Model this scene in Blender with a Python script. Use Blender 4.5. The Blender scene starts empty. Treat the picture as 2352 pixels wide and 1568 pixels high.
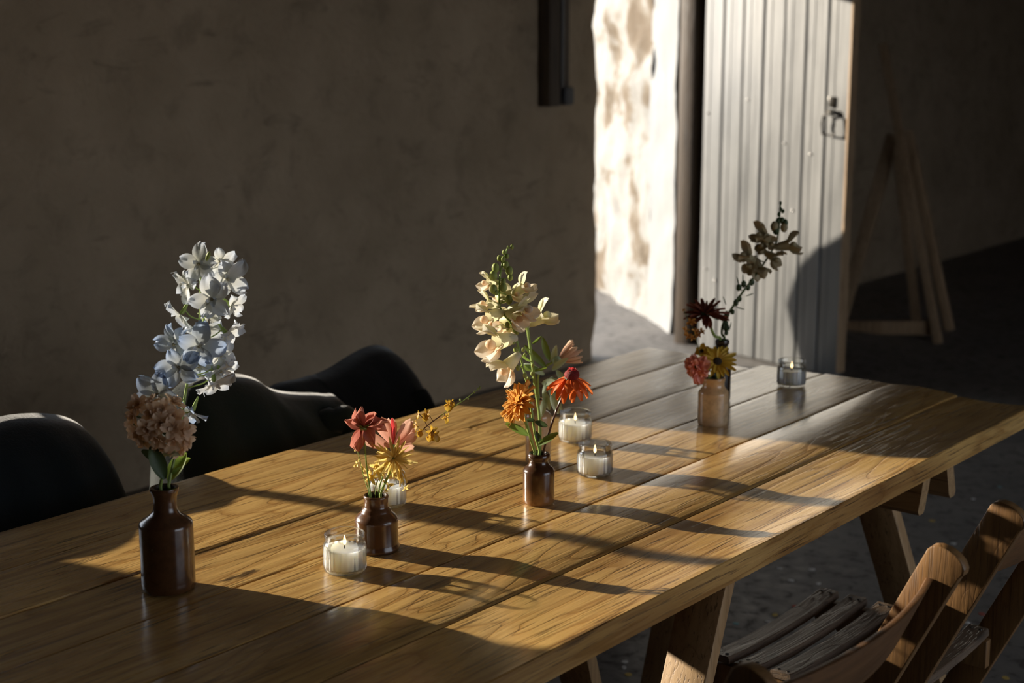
import bpy, math, random
from mathutils import Matrix, Vector, noise
rnd = random.Random(7)
V = Vector
S = bpy.context.scene
COL = S.collection
PI = math.pi

# ------------------------------------------------------------------ camera, world, sun, exposure
CAM = V((1.3342, 0.0, 1.69)); YAW = 0.6766; PITCH = 0.2032; FPX = 3593.0
cd = bpy.data.cameras.new('camera'); cam = bpy.data.objects.new('camera', cd); COL.objects.link(cam)
cam.location = CAM; cam.rotation_euler = (PI/2 - PITCH, 0, YAW)
cd.sensor_width = 36.0; cd.lens = FPX * 36.0 / 2352.0; cd.clip_start = 0.05; cd.clip_end = 200
cd.dof.use_dof = True; cd.dof.focus_distance = 2.86; cd.dof.aperture_fstop = 4.0
S.camera = cam
w = bpy.data.worlds.new('sky'); S.world = w; w.use_nodes = True
bg = w.node_tree.nodes['Background']; bg.inputs[0].default_value = (0.80, 0.88, 1.0, 1); bg.inputs[1].default_value = 2.7
SUN_AZ, SUN_EL = math.radians(14.0), math.radians(12.8)
sd = V((math.cos(SUN_AZ)*math.cos(SUN_EL), math.sin(SUN_AZ)*math.cos(SUN_EL), -math.sin(SUN_EL)))   # way the light travels
sl = bpy.data.lights.new('sun', 'SUN'); sl.energy = 11.5; sl.angle = math.radians(0.53); sl.color = (1.0, 0.89, 0.73)
so = bpy.data.objects.new('sun_left_offscreen', sl); COL.objects.link(so); so.rotation_euler = sd.to_track_quat('-Z', 'Y').to_euler(); so.location = (-9, 0, 5)
S.view_settings.view_transform = 'Standard'; S.view_settings.look = 'None'; S.view_settings.exposure = 0.0
S.view_settings.gamma = 1.0; S.view_settings.use_curve_mapping = False
S.cycles.use_denoising = True; S.cycles.max_bounces = 10; S.cycles.diffuse_bounces = 6; S.cycles.transparent_max_bounces = 24
S.cycles.sample_clamp_indirect = 4.0; S.cycles.caustics_reflective = False; S.cycles.caustics_refractive = False

cr, sr = math.cos(YAW), math.sin(YAW); cp, sp = math.cos(PITCH), math.sin(PITCH)
R3 = V((cr, sr, 0)); F3 = V((-sr*cp, cr*cp, -sp)); U3 = V((-sr*sp, cr*sp, cp)); TOC = V((sr, -cr, 0)); UP = V((0, 0, 1))
def depth_of(p): return (p - CAM).dot(F3)
def pt(px, py, depth):
    """the world point seen at a pixel, at a depth along the lens axis (used to measure real positions)"""
    return CAM + (F3 + R3*((px-1176)/FPX) - U3*((py-784)/FPX)) * depth
def onz(px, py, z):
    d = F3 + R3*((px-1176)/FPX) - U3*((py-784)/FPX)
    return CAM + d*((z-CAM.z)/d.z)
def facing(r, u, c): return (R3*r + UP*u + TOC*c).normalized()

# ------------------------------------------------------------------ scene helpers
WM = {}
def reg(o, M, parent):
    WM[o.name] = M.copy()
    if parent is not None:
        o.parent = parent; o.matrix_basis = WM[parent.name].inverted() @ M
    else: o.matrix_basis = M
    COL.objects.link(o); return o
def tag(o, label=None, cat=None, group=None, kind=None):
    if label: o['label'] = label
    if cat: o['category'] = cat
    if group: o['group'] = group
    if kind: o['kind'] = kind
    return o
def thing(name, label, cat, loc, group=None):
    o = bpy.data.objects.new(name, None); o.empty_display_size = 0.05
    reg(o, Matrix.Translation(V(loc)), None); return tag(o, label, cat, group)
def put(name, me, mat, parent=None, M=None):
    o = bpy.data.objects.new(name, me)
    if mat is not None and len(me.materials) == 0: me.materials.append(mat)
    return reg(o, M if M is not None else Matrix(), parent)

class MB:
    def __init__(s): s.v = []; s.f = []
    def add(s, vs, fs):
        b = len(s.v); s.v += [tuple(p) for p in vs]; s.f += [tuple(i+b for i in f) for f in fs]; return s
    def box(s, c, size, M=None):
        x, y, z = [a/2 for a in size]; c = V(c)
        vs = [c + V((sx*x, sy*y, sz*z)) for sx in (-1, 1) for sy in (-1, 1) for sz in (-1, 1)]
        if M is not None: vs = [M @ p for p in vs]
        return s.add(vs, [(0,1,3,2),(4,6,7,5),(0,4,5,1),(2,3,7,6),(0,2,6,4),(1,5,7,3)])
    def prism(s, poly, a, b):
        """polygon (list of 3D points) swept from offset a to offset b"""
        n = len(poly); a = V(a); b = V(b)
        return s.add([V(p)+a for p in poly]+[V(p)+b for p in poly],
                     [tuple(range(n))[::-1], tuple(range(n, 2*n))]+[(i, (i+1) % n, n+(i+1) % n, n+i) for i in range(n)])
    def beam(s, p, q, wide, thick, side):
        """board from p to q; side = direction of its wide edge"""
        p, q = V(p), V(q); d = (q-p).normalized(); sv = V(side); sv = (sv - d*sv.dot(d)).normalized(); t = d.cross(sv)
        vs = [e + sv*(a*wide/2) + t*(b*thick/2) for e in (p, q) for a in (-1, 1) for b in (-1, 1)]
        return s.add(vs, [(0,1,3,2),(4,6,7,5),(0,4,5,1),(2,3,7,6),(0,2,6,4),(1,5,7,3)])
    def tube(s, pts, rad, n=8, cap=True):
        pts = [V(p) for p in pts]; m = len(pts)
        if not hasattr(rad, '__len__'): rad = [rad]*m
        ref = V((0.31, 0.17, 0.93)); rings = []; vs = []
        for i, p in enumerate(pts):
            d = (pts[min(i+1, m-1)] - pts[max(i-1, 0)]).normalized()
            a = d.cross(ref)
            if a.length < 1e-4: a = d.cross(V((1, 0, 0)))
            a.normalize(); b = d.cross(a)
            vs += [p + (a*math.cos(2*PI*k/n) + b*math.sin(2*PI*k/n))*rad[i] for k in range(n)]
        fs = [(i*n+k, i*n+(k+1) % n, (i+1)*n+(k+1) % n, (i+1)*n+k) for i in range(m-1) for k in range(n)]
        if cap: fs += [tuple(range(n))[::-1], tuple((m-1)*n+k for k in range(n))]
        return s.add(vs, fs)
    def lathe(s, prof, n=48, M=None, ribs=None):
        vs = []; fs = []; m = len(prof)
        for i, (r, z) in enumerate(prof):
            for k in range(n):
                a = 2*PI*k/n; rr = r
                if ribs: rr = r + ribs(a, r, z)
                vs.append(V((rr*math.cos(a), rr*math.sin(a), z)))
        if M is not None: vs = [M @ p for p in vs]
        fs = [(i*n+k, i*n+(k+1) % n, (i+1)*n+(k+1) % n, (i+1)*n+k) for i in range(m-1) for k in range(n)]
        return s.add(vs, fs)
    def ball(s, c, r, M=None, nu=8, nv=6):
        c = V(c); vs = []; 
        for j in range(nv+1):
            t = PI*j/nv
            for k in range(nu):
                a = 2*PI*k/nu; p = V((r[0]*math.sin(t)*math.cos(a), r[1]*math.sin(t)*math.sin(a), r[2]*math.cos(t)))
                vs.append(c + (M @ p if M is not None else p))
        return s.add(vs, [(j*nu+k, (j+1)*nu+k, (j+1)*nu+(k+1) % nu, j*nu+(k+1) % nu) for j in range(nv) for k in range(nu)])
    def mesh(s, name, smooth=True, sharp=40, bevel=0):
        me = bpy.data.meshes.new(name); me.from_pydata(s.v, [], s.f); me.validate()
        if bevel:
            import bmesh
            bm = bmesh.new(); bm.from_mesh(me); bmesh.ops.recalc_face_normals(bm, faces=bm.faces)
            bmesh.ops.bevel(bm, geom=[e for e in bm.edges if len(e.link_faces) == 2 and e.calc_face_angle(0) > 0.6], offset=bevel, segments=2, affect='EDGES', profile=0.5)
            bm.to_mesh(me); bm.free()
        if smooth:
            me.polygons.foreach_set('use_smooth', [True]*len(me.polygons)); me.set_sharp_from_angle(angle=math.radians(sharp))
        me.update(); return me
    def obj(s, name, mat, parent=None, smooth=True, sharp=40, bevel=0):
        return put(name, s.mesh(name, smooth, sharp, bevel), mat, parent)

def spline(pts, n=6):
    pts = [V(p) for p in pts]; out = []
    P = [pts[0]*2-pts[1]] + pts + [pts[-1]*2-pts[-2]]
    for i in range(1, len(P)-2):
        for k in range(n):
            t = k/n; a, b, c, d = P[i-1], P[i], P[i+1], P[i+2]
            out.append(0.5*((2*b)+(c-a)*t+(2*a-5*b+4*c-d)*t*t+(3*b-a-3*c+d)*t**3))
    return out + [pts[-1]]

# ------------------------------------------------------------------ materials
class NT:
    def __init__(s, name):
        s.m = bpy.data.materials.new(name); s.m.use_nodes = True; s.t = s.m.node_tree; s.b = s.t.nodes['Principled BSDF']; s.out = s.t.nodes['Material Output']
    def n(s, typ, **kw):
        x = s.t.nodes.new(typ)
        for k, v in kw.items(): setattr(x, k, v)
        return x
    def l(s, a, b): s.t.links.new(a, b)
    def coords(s, scale=(1, 1, 1), rand=0.0, kind='Object'):
        tc = s.n('ShaderNodeTexCoord'); mp = s.n('ShaderNodeMapping'); mp.inputs['Scale'].default_value = scale
        src = tc.outputs[kind]
        if rand:
            oi = s.n('ShaderNodeObjectInfo'); mu = s.n('ShaderNodeVectorMath', operation='SCALE'); mu.inputs[0].default_value = (13.1, 7.7, 3.3); s.l(oi.outputs['Random'], mu.inputs['Scale'])
            ad = s.n('ShaderNodeVectorMath', operation='ADD'); s.l(src, ad.inputs[0]); s.l(mu.outputs[0], ad.inputs[1]); src = ad.outputs[0]
        s.l(src, mp.inputs['Vector']); return mp.outputs[0]
    def noise(s, vec, scale, detail=4, rough=0.55, dist=0.0):
        x = s.n('ShaderNodeTexNoise'); x.inputs['Scale'].default_value = scale; x.inputs['Detail'].default_value = detail
        x.inputs['Roughness'].default_value = rough; x.inputs['Distortion'].default_value = dist; s.l(vec, x.inputs['Vector']); return x.outputs['Fac']
    def ramp(s, fac, stops):
        x = s.n('ShaderNodeValToRGB'); e = x.color_ramp.elements
        while len(e) < len(stops): e.new(0.5)
        for q, (p, c) in zip(e, stops): q.position = p; q.color = (c[0], c[1], c[2], 1) if hasattr(c, '__len__') else (c, c, c, 1)
        s.l(fac, x.inputs[0]); return x.outputs[0]
    def mix(s, fac, a, b, mode='MIX'):
        x = s.n('ShaderNodeMix', data_type='RGBA', blend_type=mode)
        if hasattr(fac, 'links'): s.l(fac, x.inputs[0])
        else: x.inputs[0].default_value = fac
        for v, i in ((a, 6), (b, 7)):
            if hasattr(v, 'links'): s.l(v, x.inputs[i])
            else: x.inputs[i].default_value = (v[0], v[1], v[2], 1)
        return x.outputs[2]
    def math(s, op, a, b=0.0):
        x = s.n('ShaderNodeMath', operation=op)
        for v, i in ((a, 0), (b, 1)):
            if hasattr(v, 'links'): s.l(v, x.inputs[i])
            else: x.inputs[i].default_value = v
        return x.outputs[0]
    def bump(s, h, strength=0.3, dist=0.01):
        x = s.n('ShaderNodeBump'); x.inputs['Strength'].default_value = strength; x.inputs['Distance'].default_value = dist
        s.l(h, x.inputs['Height']); s.l(x.outputs[0], s.b.inputs['Normal']); return x
    def col(s, c):
        if hasattr(c, 'links'): s.l(c, s.b.inputs['Base Color'])
        else: s.b.inputs['Base Color'].default_value = (c[0], c[1], c[2], 1)
    def rough(s, c):
        if hasattr(c, 'links'): s.l(c, s.b.inputs['Roughness'])
        else: s.b.inputs['Roughness'].default_value = c

def wood(name, light, dark, deep, rough=(0.3, 0.5), axis='Y', bump=0.25, fine=1.0, rings=1.0, spec=0.5, coat=0.0):
    t = NT(name); k = {'Y': lambda a, b: (a, b, a), 'X': lambda a, b: (b, a, a), 'Z': lambda a, b: (a, a, b)}[axis]
    v1 = t.coords(k(55*fine, 2.2*fine), 1); v2 = t.coords(k(6*fine, 0.75*fine), 1); v3 = t.coords(k(2.2*fine, 1.3*fine), 1); v4 = t.coords(k(190*fine, 6*fine), 1)
    fine_n = t.noise(v1, 1.0, 6, 0.62, 0.2); hair = t.noise(v4, 1.0, 3, 0.6)
    base = t.noise(v2, 1.0, 3, 0.5, 0.6)
    ring = t.math('FRACT', t.math('MULTIPLY', base, 13.0*rings))
    ringl = t.ramp(ring, [(0.0, 0.0), (0.16, 0.8), (0.6, 1.0), (0.96, 0.6), (1.0, 0.0)])
    blot = t.noise(v3, 1.6, 5, 0.6, 0.4)
    c = t.ramp(fine_n, [(0.30, dark), (0.52, light), (0.78, [min(1, x*1.12) for x in light])])
    c = t.mix(t.math('MULTIPLY', t.math('SUBTRACT', 1.0, ringl), 0.8), c, dark)
    c = t.mix(t.ramp(blot, [(0.28, 0.75), (0.44, 0.0)]), c, dark)
    vo = t.n('ShaderNodeTexVoronoi'); t.l(t.coords(k(5.5*fine, 1.25*fine), 1), vo.inputs['Vector']); vo.inputs['Scale'].default_value = 1.0
    c = t.mix(t.ramp(vo.outputs['Distance'], [(0.035, 0.95), (0.075, 0.35), (0.12, 0.0)]), c, deep)
    stain = t.noise(t.coords(k(9*fine, 1.1*fine), 1), 1.0, 4, 0.65, 1.2)
    c = t.mix(t.ramp(stain, [(0.255, 0.9), (0.31, 0.0)]), c, deep)
    hairl = t.ramp(hair, [(0.33, 0.75), (0.43, 0.0)])
    c = t.mix(hairl, c, deep)
    oi = t.n('ShaderNodeObjectInfo'); hs = t.n('ShaderNodeHueSaturation'); t.l(c, hs.inputs['Color'])
    t.l(t.math('ADD', t.math('MULTIPLY', oi.outputs['Random'], 0.3), 0.85), hs.inputs['Value'])
    t.col(hs.outputs[0])
    t.rough(t.ramp(t.math('ADD', t.math('MULTIPLY', fine_n, 0.6), t.math('MULTIPLY', blot, 0.4)), [(0.3, rough[1]), (0.68, rough[0])]))
    hgt = t.math('ADD', t.math('MULTIPLY', fine_n, 0.6), t.math('ADD', t.math('MULTIPLY', ringl, 0.25), t.math('MULTIPLY', hairl, -0.4)))
    t.bump(hgt, bump, 0.004); t.b.inputs['Specular IOR Level'].default_value = spec; t.b.inputs['Coat Weight'].default_value = coat; t.b.inputs['Coat Roughness'].default_value = 0.19; t.b.inputs['Coat IOR'].default_value = 1.6
    return t.m
def plain(name, c, rough=0.5, metal=0.0, spec=0.5, bump=0.0, bscale=40, vary=0.0, coat=0.0):
    t = NT(name)
    if vary or bump:
        n = t.noise(t.coords(), bscale, 5, 0.6)
        if vary: t.col(t.mix(t.ramp(n, [(0.35, 0.0), (0.7, 1.0)]), [x*(1-vary) for x in c], [min(1, x*(1+vary)) for x in c]))
        else: t.col(c)
        if bump: t.bump(n, bump, 0.004)
    else: t.col(c)
    t.rough(rough); t.b.inputs['Metallic'].default_value = metal; t.b.inputs['Specular IOR Level'].default_value = spec; t.b.inputs['Coat Weight'].default_value = coat
    return t.m
def petal_mat(name, base, tip, trans=0.45, vein=0.25, r0=0.2, r1=1.0, gain=1.45):
    """thin petal: diffuse and translucent; colour runs along the petal (its own colouring)"""
    base = [min(.9, x*gain) for x in base]; tip = [min(.9, x*gain) for x in tip]
    t = NT(name); tc = t.n('ShaderNodeTexCoord'); sx = t.n('ShaderNodeSeparateXYZ'); t.l(tc.outputs['Generated'], sx.inputs[0])
    c = t.ramp(sx.outputs['Y'], [(r0, base), (r1, tip)])
    v = t.noise(t.coords((26, 2.0, 2), 1, 'Generated'), 1.0, 3, 0.6)
    c = t.mix(t.ramp(v, [(0.35, vein), (0.55, 0.0)]), c, [x*0.5 for x in tip])
    d = t.n('ShaderNodeBsdfDiffuse'); tr = t.n('ShaderNodeBsdfTranslucent'); g = t.n('ShaderNodeBsdfGlossy'); g.inputs['Roughness'].default_value = 0.5
    t.l(c, d.inputs[0]); t.l(c, tr.inputs[0]); m1 = t.n('ShaderNodeMixShader'); m1.inputs[0].default_value = trans; t.l(d.outputs[0], m1.inputs[1]); t.l(tr.outputs[0], m1.inputs[2])
    m2 = t.n('ShaderNodeMixShader'); m2.inputs[0].default_value = 0.03; t.l(m1.outputs[0], m2.inputs[1]); t.l(g.outputs[0], m2.inputs[2]); t.l(m2.outputs[0], t.out.inputs[0])
    return t.m

M = {}
M['table'] = wood('table_wood', (0.69, 0.43, 0.145), (0.36, 0.175, 0.04), (0.05, 0.024, 0.010), (0.22, 0.40), 'Y', 0.5, spec=0.6, coat=0.85)
M['trestle'] = wood('trestle_wood', (0.42, 0.27, 0.13), (0.30, 0.18, 0.08), (0.10, 0.055, 0.025), (0.5, 0.7), 'X', 0.3)
M['leg'] = wood('leg_wood', (0.42, 0.27, 0.13), (0.30, 0.18, 0.08), (0.10, 0.055, 0.025), (0.5, 0.7), 'Z', 0.3)
M['chair'] = wood('chair_wood', (0.165, 0.080, 0.032), (0.11, 0.052, 0.02), (0.05, 0.026, 0.012), (0.3, 0.5), 'Y', 0.25, 1.6)
M['chairz'] = wood('chair_post_wood', (0.21, 0.112, 0.042), (0.13, 0.066, 0.024), (0.06, 0.03, 0.012), (0.3, 0.5), 'Z', 0.25, 1.6)
M['seat'] = wood('seat_wood', (0.135, 0.095, 0.065), (0.075, 0.052, 0.036), (0.02, 0.016, 0.012), (0.25, 0.45), 'Y', 0.4, 2.0)
M['easel'] = wood('easel_wood', (0.40, 0.27, 0.155), (0.30, 0.19, 0.10), (0.08, 0.05, 0.03), (0.5, 0.7), 'Z', 0.2)
M['oldwood'] = wood('old_dark_wood', (0.075, 0.05, 0.03), (0.045, 0.03, 0.02), (0.015, 0.011, 0.009), (0.5, 0.75), 'Z', 0.4)

t = NT('wall_plaster'); n1 = t.noise(t.coords(), 2.2, 6, 0.6); n2 = t.noise(t.coords(), 17, 6, 0.6); n3 = t.noise(t.coords((1, 1, 1)), 6, 5, 0.65, 0.6)
c = t.ramp(n1, [(0.3, (0.35, 0.262, 0.17)), (0.7, (0.47, 0.358, 0.24))]); n5 = t.noise(t.coords((1.6, 1.6, 5.0)), 2.4, 6, 0.62, 0.8); c = t.mix(t.ramp(n3, [(0.30, 0.4), (0.46, 0.0)]), c, (0.18, 0.135, 0.09)); c = t.mix(t.ramp(n5, [(0.28, 0.5), (0.40, 0.0)]), c, (0.16, 0.12, 0.08))
t.col(c); t.rough(0.9); t.bump(t.math('ADD', t.math('MULTIPLY', n2, 0.5), n3), 0.8, 0.03); t.b.inputs['Specular IOR Level'].default_value = 0.15; M['wall'] = t.m
t = NT('limewashed_stone'); n1 = t.noise(t.coords((1, 1, 1.3)), 2.6, 6, 0.55, 0.3); n2 = t.noise(t.coords(), 16, 5, 0.6); n4 = t.noise(t.coords(), 2.3, 3, 0.5)
c = t.ramp(n1, [(0.36, (0.13, 0.10, 0.07)), (0.42, (0.18, 0.15, 0.115)), (0.47, (0.275, 0.265, 0.245)), (0.75, (0.31, 0.305, 0.295))])
c = t.mix(t.ramp(n2, [(0.33, 0.35), (0.45, 0.0)]), c, (0.2, 0.175, 0.145)); t.col(c); t.rough(0.9); t.bump(t.math('ADD', n1, t.math('MULTIPLY', n2, 0.3)), 0.6, 0.04); t.b.inputs['Specular IOR Level'].default_value = 0.2; M['stone'] = t.m
t = NT('whitewash'); n1 = t.noise(t.coords((1, 1, 0.6)), 7, 5, 0.6); c = t.ramp(n1, [(0.28, (0.19, 0.205, 0.22)), (0.45, (0.245, 0.247, 0.245)), (0.8, (0.275, 0.273, 0.27))]); t.col(c); t.rough(0.8); t.bump(n1, 0.4, 0.02); M['whitewash'] = t.m
t = NT('floor_concrete'); n1 = t.noise(t.coords(), 3.0, 6, 0.6); n2 = t.noise(t.coords(), 19, 5, 0.65, 0.4); n3 = t.noise(t.coords(), 70, 3, 0.6)
c = t.ramp(n1, [(0.3, (0.125, 0.115, 0.105)), (0.7, (0.20, 0.18, 0.16))]); c = t.mix(t.ramp(n2, [(0.36, 0.85), (0.47, 0.0)]), c, (0.06, 0.05, 0.042)); c = t.mix(t.ramp(n3, [(0.64, 0.0), (0.72, 0.35)]), c, (0.3, 0.28, 0.25))
t.col(c); t.rough(t.ramp(n2, [(0.3, 0.75), (0.7, 0.5)])); t.bump(t.math('ADD', n2, t.math('MULTIPLY', n3, 0.2)), 0.35, 0.01); M['floor'] = t.m
t = NT('door_paint'); v = t.coords((30, 30, 1.4), 1); n1 = t.noise(v, 1.0, 5, 0.6); n2 = t.noise(t.coords((5, 5, 1.2), 1), 1.5, 4, 0.6)
c = t.ramp(n2, [(0.3, (0.06, 0.064, 0.066)), (0.7, (0.105, 0.107, 0.104))]); c = t.mix(t.ramp(n1, [(0.3, 0.5), (0.45, 0.0)]), c, (0.05, 0.055, 0.06)); t.col(c); t.rough(t.ramp(n2, [(0.3, 0.36), (0.7, 0.46)])); t.b.inputs['Specular IOR Level'].default_value = 1.0; t.b.inputs['IOR'].default_value = 1.6; t.bump(n1, 0.25, 0.006); M['door'] = t.m
M['ceiling'] = plain('ceiling_boards', (0.16, 0.12, 0.085), 0.85, vary=0.3, bscale=5)
M['ground'] = plain('yard_gravel', (0.33, 0.29, 0.235), 0.95, bump=0.6, bscale=30, vary=0.3)
M['iron'] = plain('dark_iron', (0.06, 0.055, 0.05), 0.35, 0.8)
M['steel'] = plain('worn_steel', (0.55, 0.53, 0.5), 0.25, 1.0)
M['frame'] = plain('window_frame_paint', (0.30, 0.27, 0.23), 0.6, vary=0.2)

def glaze(name, top, mid, low, z0, z1, rough=0.16):
    """salt glazed stoneware: glaze thins from top to foot, as dipped"""
    t = NT(name); tc = t.n('ShaderNodeTexCoord'); sx = t.n('ShaderNodeSeparateXYZ'); t.l(tc.outputs['Object'], sx.inputs[0])
    n = t.noise(t.coords(), 60, 5, 0.65); nb = t.noise(t.coords(), 14, 3, 0.5)
    h = t.math('ADD', t.math('MULTIPLY', t.math('SUBTRACT', sx.outputs['Z'], z0), 1.0/(z1-z0)), t.math('MULTIPLY', t.math('SUBTRACT', nb, 0.5), 0.35))
    c = t.ramp(h, [(0.0, low), (0.45, mid), (0.9, top)]); c = t.mix(t.ramp(n, [(0.35, 0.45), (0.55, 0.0)]), c, [x*0.4 for x in mid])
    t.col(c); t.rough(t.ramp(n, [(0.3, rough+0.12), (0.7, rough)])); t.bump(n, 0.12, 0.002); t.b.inputs['Coat Weight'].default_value = 0.3; t.b.inputs['Coat Roughness'].default_value = 0.08
    return t.m
M['glaze_tall'] = glaze('dark_brown_glaze', (0.10, 0.045, 0.02), (0.085, 0.037, 0.017), (0.10, 0.043, 0.018), 0, 0.17)
M['glaze_ink'] = glaze('brown_ink_glaze', (0.125, 0.058, 0.026), (0.085, 0.037, 0.016), (0.075, 0.032, 0.014), 0, 0.1)
M['glaze_small'] = glaze('two_tone_brown_glaze', (0.055, 0.024, 0.011), (0.085, 0.038, 0.016), (0.30, 0.15, 0.055), 0, 0.08)
M['glaze_tan'] = glaze('tan_glaze', (0.40, 0.21, 0.085), (0.50, 0.36, 0.22), (0.52, 0.40, 0.26), 0, 0.15)
M['glaze_buff'] = glaze('buff_glaze', (0.55, 0.34, 0.16), (0.62, 0.46, 0.28), (0.60, 0.45, 0.28), 0, 0.12)
M['glaze_black'] = glaze('black_glaze', (0.03, 0.018, 0.012), (0.03, 0.018, 0.012), (0.03, 0.018, 0.012), 0, 0.15)
M['inside'] = plain('bottle_inside', (0.03, 0.02, 0.012), 0.5)
def glass_mat():
    t = NT('jar_glass'); tr = t.n('ShaderNodeBsdfTransparent'); tr.inputs[0].default_value = (0.985, 0.99, 0.98, 1); g = t.n('ShaderNodeBsdfGlossy'); g.inputs['Roughness'].default_value = 0.03
    lw = t.n('ShaderNodeFresnel'); lw.inputs[0].default_value = 1.5; mx = t.n('ShaderNodeMixShader'); t.l(t.math('MINIMUM', t.math('MULTIPLY', lw.outputs[0], 0.68), 0.75), mx.inputs[0]); t.l(tr.outputs[0], mx.inputs[1]); t.l(g.outputs[0], mx.inputs[2]); t.l(mx.outputs[0], t.out.inputs[0]); return t.m
M['glass'] = glass_mat()
def wax_mat():
    t = NT('candle_wax'); t.col((0.97, 0.95, 0.84)); t.rough(0.35); t.b.inputs['Subsurface Weight'].default_value = 1.0; t.b.inputs['Subsurface Radius'].default_value = (0.05, 0.045, 0.032); t.b.inputs['Subsurface Scale'].default_value = 1.6; return t.m
M['wax'] = wax_mat()
def flame_mat():
    t = NT('candle_flame'); e = t.n('ShaderNodeEmission'); e.inputs[0].default_value = (1, 0.72, 0.36, 1); e.inputs[1].default_value = 3.0; t.l(e.outputs[0], t.out.inputs[0]); return t.m
M['flame'] = flame_mat()
M['wick'] = plain('wick', (0.03, 0.025, 0.02), 0.9)
def cloth(name, c):
    t = NT(name); n = t.noise(t.coords(), 260, 3, 0.6); n2 = t.noise(t.coords(), 9, 4, 0.6)
    t.col(t.mix(n2, [x*0.7 for x in c], [x*1.3 for x in c])); t.rough(0.95); t.b.inputs['Sheen Weight'].default_value = 0.35; t.b.inputs['Sheen Roughness'].default_value = 0.4; t.b.inputs['Specular IOR Level'].default_value = 0.1
    t.bump(t.math('ADD', t.math('MULTIPLY', n, 0.3), n2), 0.35, 0.01); return t.m
M['coat_navy'] = cloth('navy_wool', (0.010, 0.014, 0.016)); M['coat_green'] = cloth('bottle_green_wool', (0.014, 0.020, 0.017)); M['coat_black'] = cloth('black_wool', (0.011, 0.012, 0.012))
M['stem'] = petal_mat('stem_green', (0.20, 0.27, 0.07), (0.22, 0.30, 0.085), 0.15, 0.1)
M['stem_dark'] = petal_mat('stem_dark_green', (0.07, 0.10, 0.035), (0.08, 0.11, 0.04), 0.1, 0.1)
M['stem_brown'] = plain('stem_brown', (0.085, 0.035, 0.018), 0.4)
M['leaf'] = petal_mat('leaf_green', (0.10, 0.16, 0.03), (0.15, 0.21, 0.04), 0.45, 0.35)
M['leaf_dark'] = petal_mat('leaf_dark_green', (0.035, 0.06, 0.022), (0.05, 0.075, 0.03), 0.3, 0.3)
M['leaf_grey'] = petal_mat('leaf_grey_green', (0.28, 0.35, 0.22), (0.40, 0.46, 0.34), 0.3, 0.25)
M['bud'] = petal_mat('bud_green', (0.22, 0.26, 0.07), (0.26, 0.29, 0.10), 0.2, 0.2)
M['delph'] = petal_mat('delphinium_blue', (0.36, 0.38, 0.38), (0.24, 0.32, 0.48), 0.35, 0.12)
M['delph_pale'] = petal_mat('delphinium_white', (0.43, 0.43, 0.39), (0.39, 0.43, 0.50), 0.35, 0.12)
M['delph_eye'] = plain('delphinium_eye', (0.36, 0.31, 0.19), 0.7)
M['stock'] = petal_mat('stock_peach', (0.40, 0.25, 0.14), (0.55, 0.42, 0.30), 0.45, 0.2)
M['snap'] = petal_mat('snapdragon_cream', (0.50, 0.48, 0.29), (0.57, 0.54, 0.44), 0.4, 0.08)
M['snap_lip'] = petal_mat('snapdragon_peach', (0.56, 0.40, 0.26), (0.57, 0.52, 0.44), 0.4, 0.08, 0.1, 0.6)
M['snap_shaded'] = petal_mat('snapdragon_shaded', (0.34, 0.29, 0.17), (0.37, 0.31, 0.20), 0.4, 0.15)  # darker copy of the snapdragon cream, shade put into the colour
M['cosmos'] = petal_mat('cosmos_pink', (0.46, 0.21, 0.15), (0.58, 0.37, 0.28), 0.45, 0.35)
M['withered'] = petal_mat('withered_red', (0.32, 0.10, 0.075), (0.46, 0.20, 0.15), 0.35, 0.4)
M['crimson'] = petal_mat('crimson_petal', (0.35, 0.03, 0.03), (0.42, 0.04, 0.04), 0.4, 0.3)
M['yellow'] = petal_mat('pale_yellow', (0.58, 0.43, 0.12), (0.62, 0.51, 0.20), 0.4, 0.15)
M['orchid'] = petal_mat('orchid_yellow', (0.40, 0.22, 0.03), (0.46, 0.31, 0.04), 0.4, 0.3)
M['orange'] = petal_mat('mum_orange', (0.44, 0.18, 0.03), (0.58, 0.33, 0.085), 0.4, 0.3)
M['scarlet'] = petal_mat('scarlet_orange', (0.50, 0.10, 0.025), (0.58, 0.16, 0.04), 0.4, 0.25)
M['aster'] = petal_mat('aster_pale_pink', (0.50, 0.29, 0.19), (0.56, 0.42, 0.31), 0.4, 0.2)
M['gerbera'] = petal_mat('daisy_yellow', (0.52, 0.32, 0.03), (0.60, 0.43, 0.06), 0.4, 0.25)
M['carnation'] = petal_mat('carnation_pink', (0.55, 0.19, 0.15), (0.66, 0.30, 0.24), 0.4, 0.25)
M['maroon'] = petal_mat('maroon_mum', (0.13, 0.028, 0.016), (0.18, 0.05, 0.025), 0.3, 0.3)
M['cone_red'] = plain('flower_cone_red', (0.22, 0.012, 0.01), 0.8, bump=0.8, bscale=400)
M['cone_dark'] = plain('flower_cone_dark', (0.035, 0.022, 0.012), 0.9, bump=0.8, bscale=400)

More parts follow.
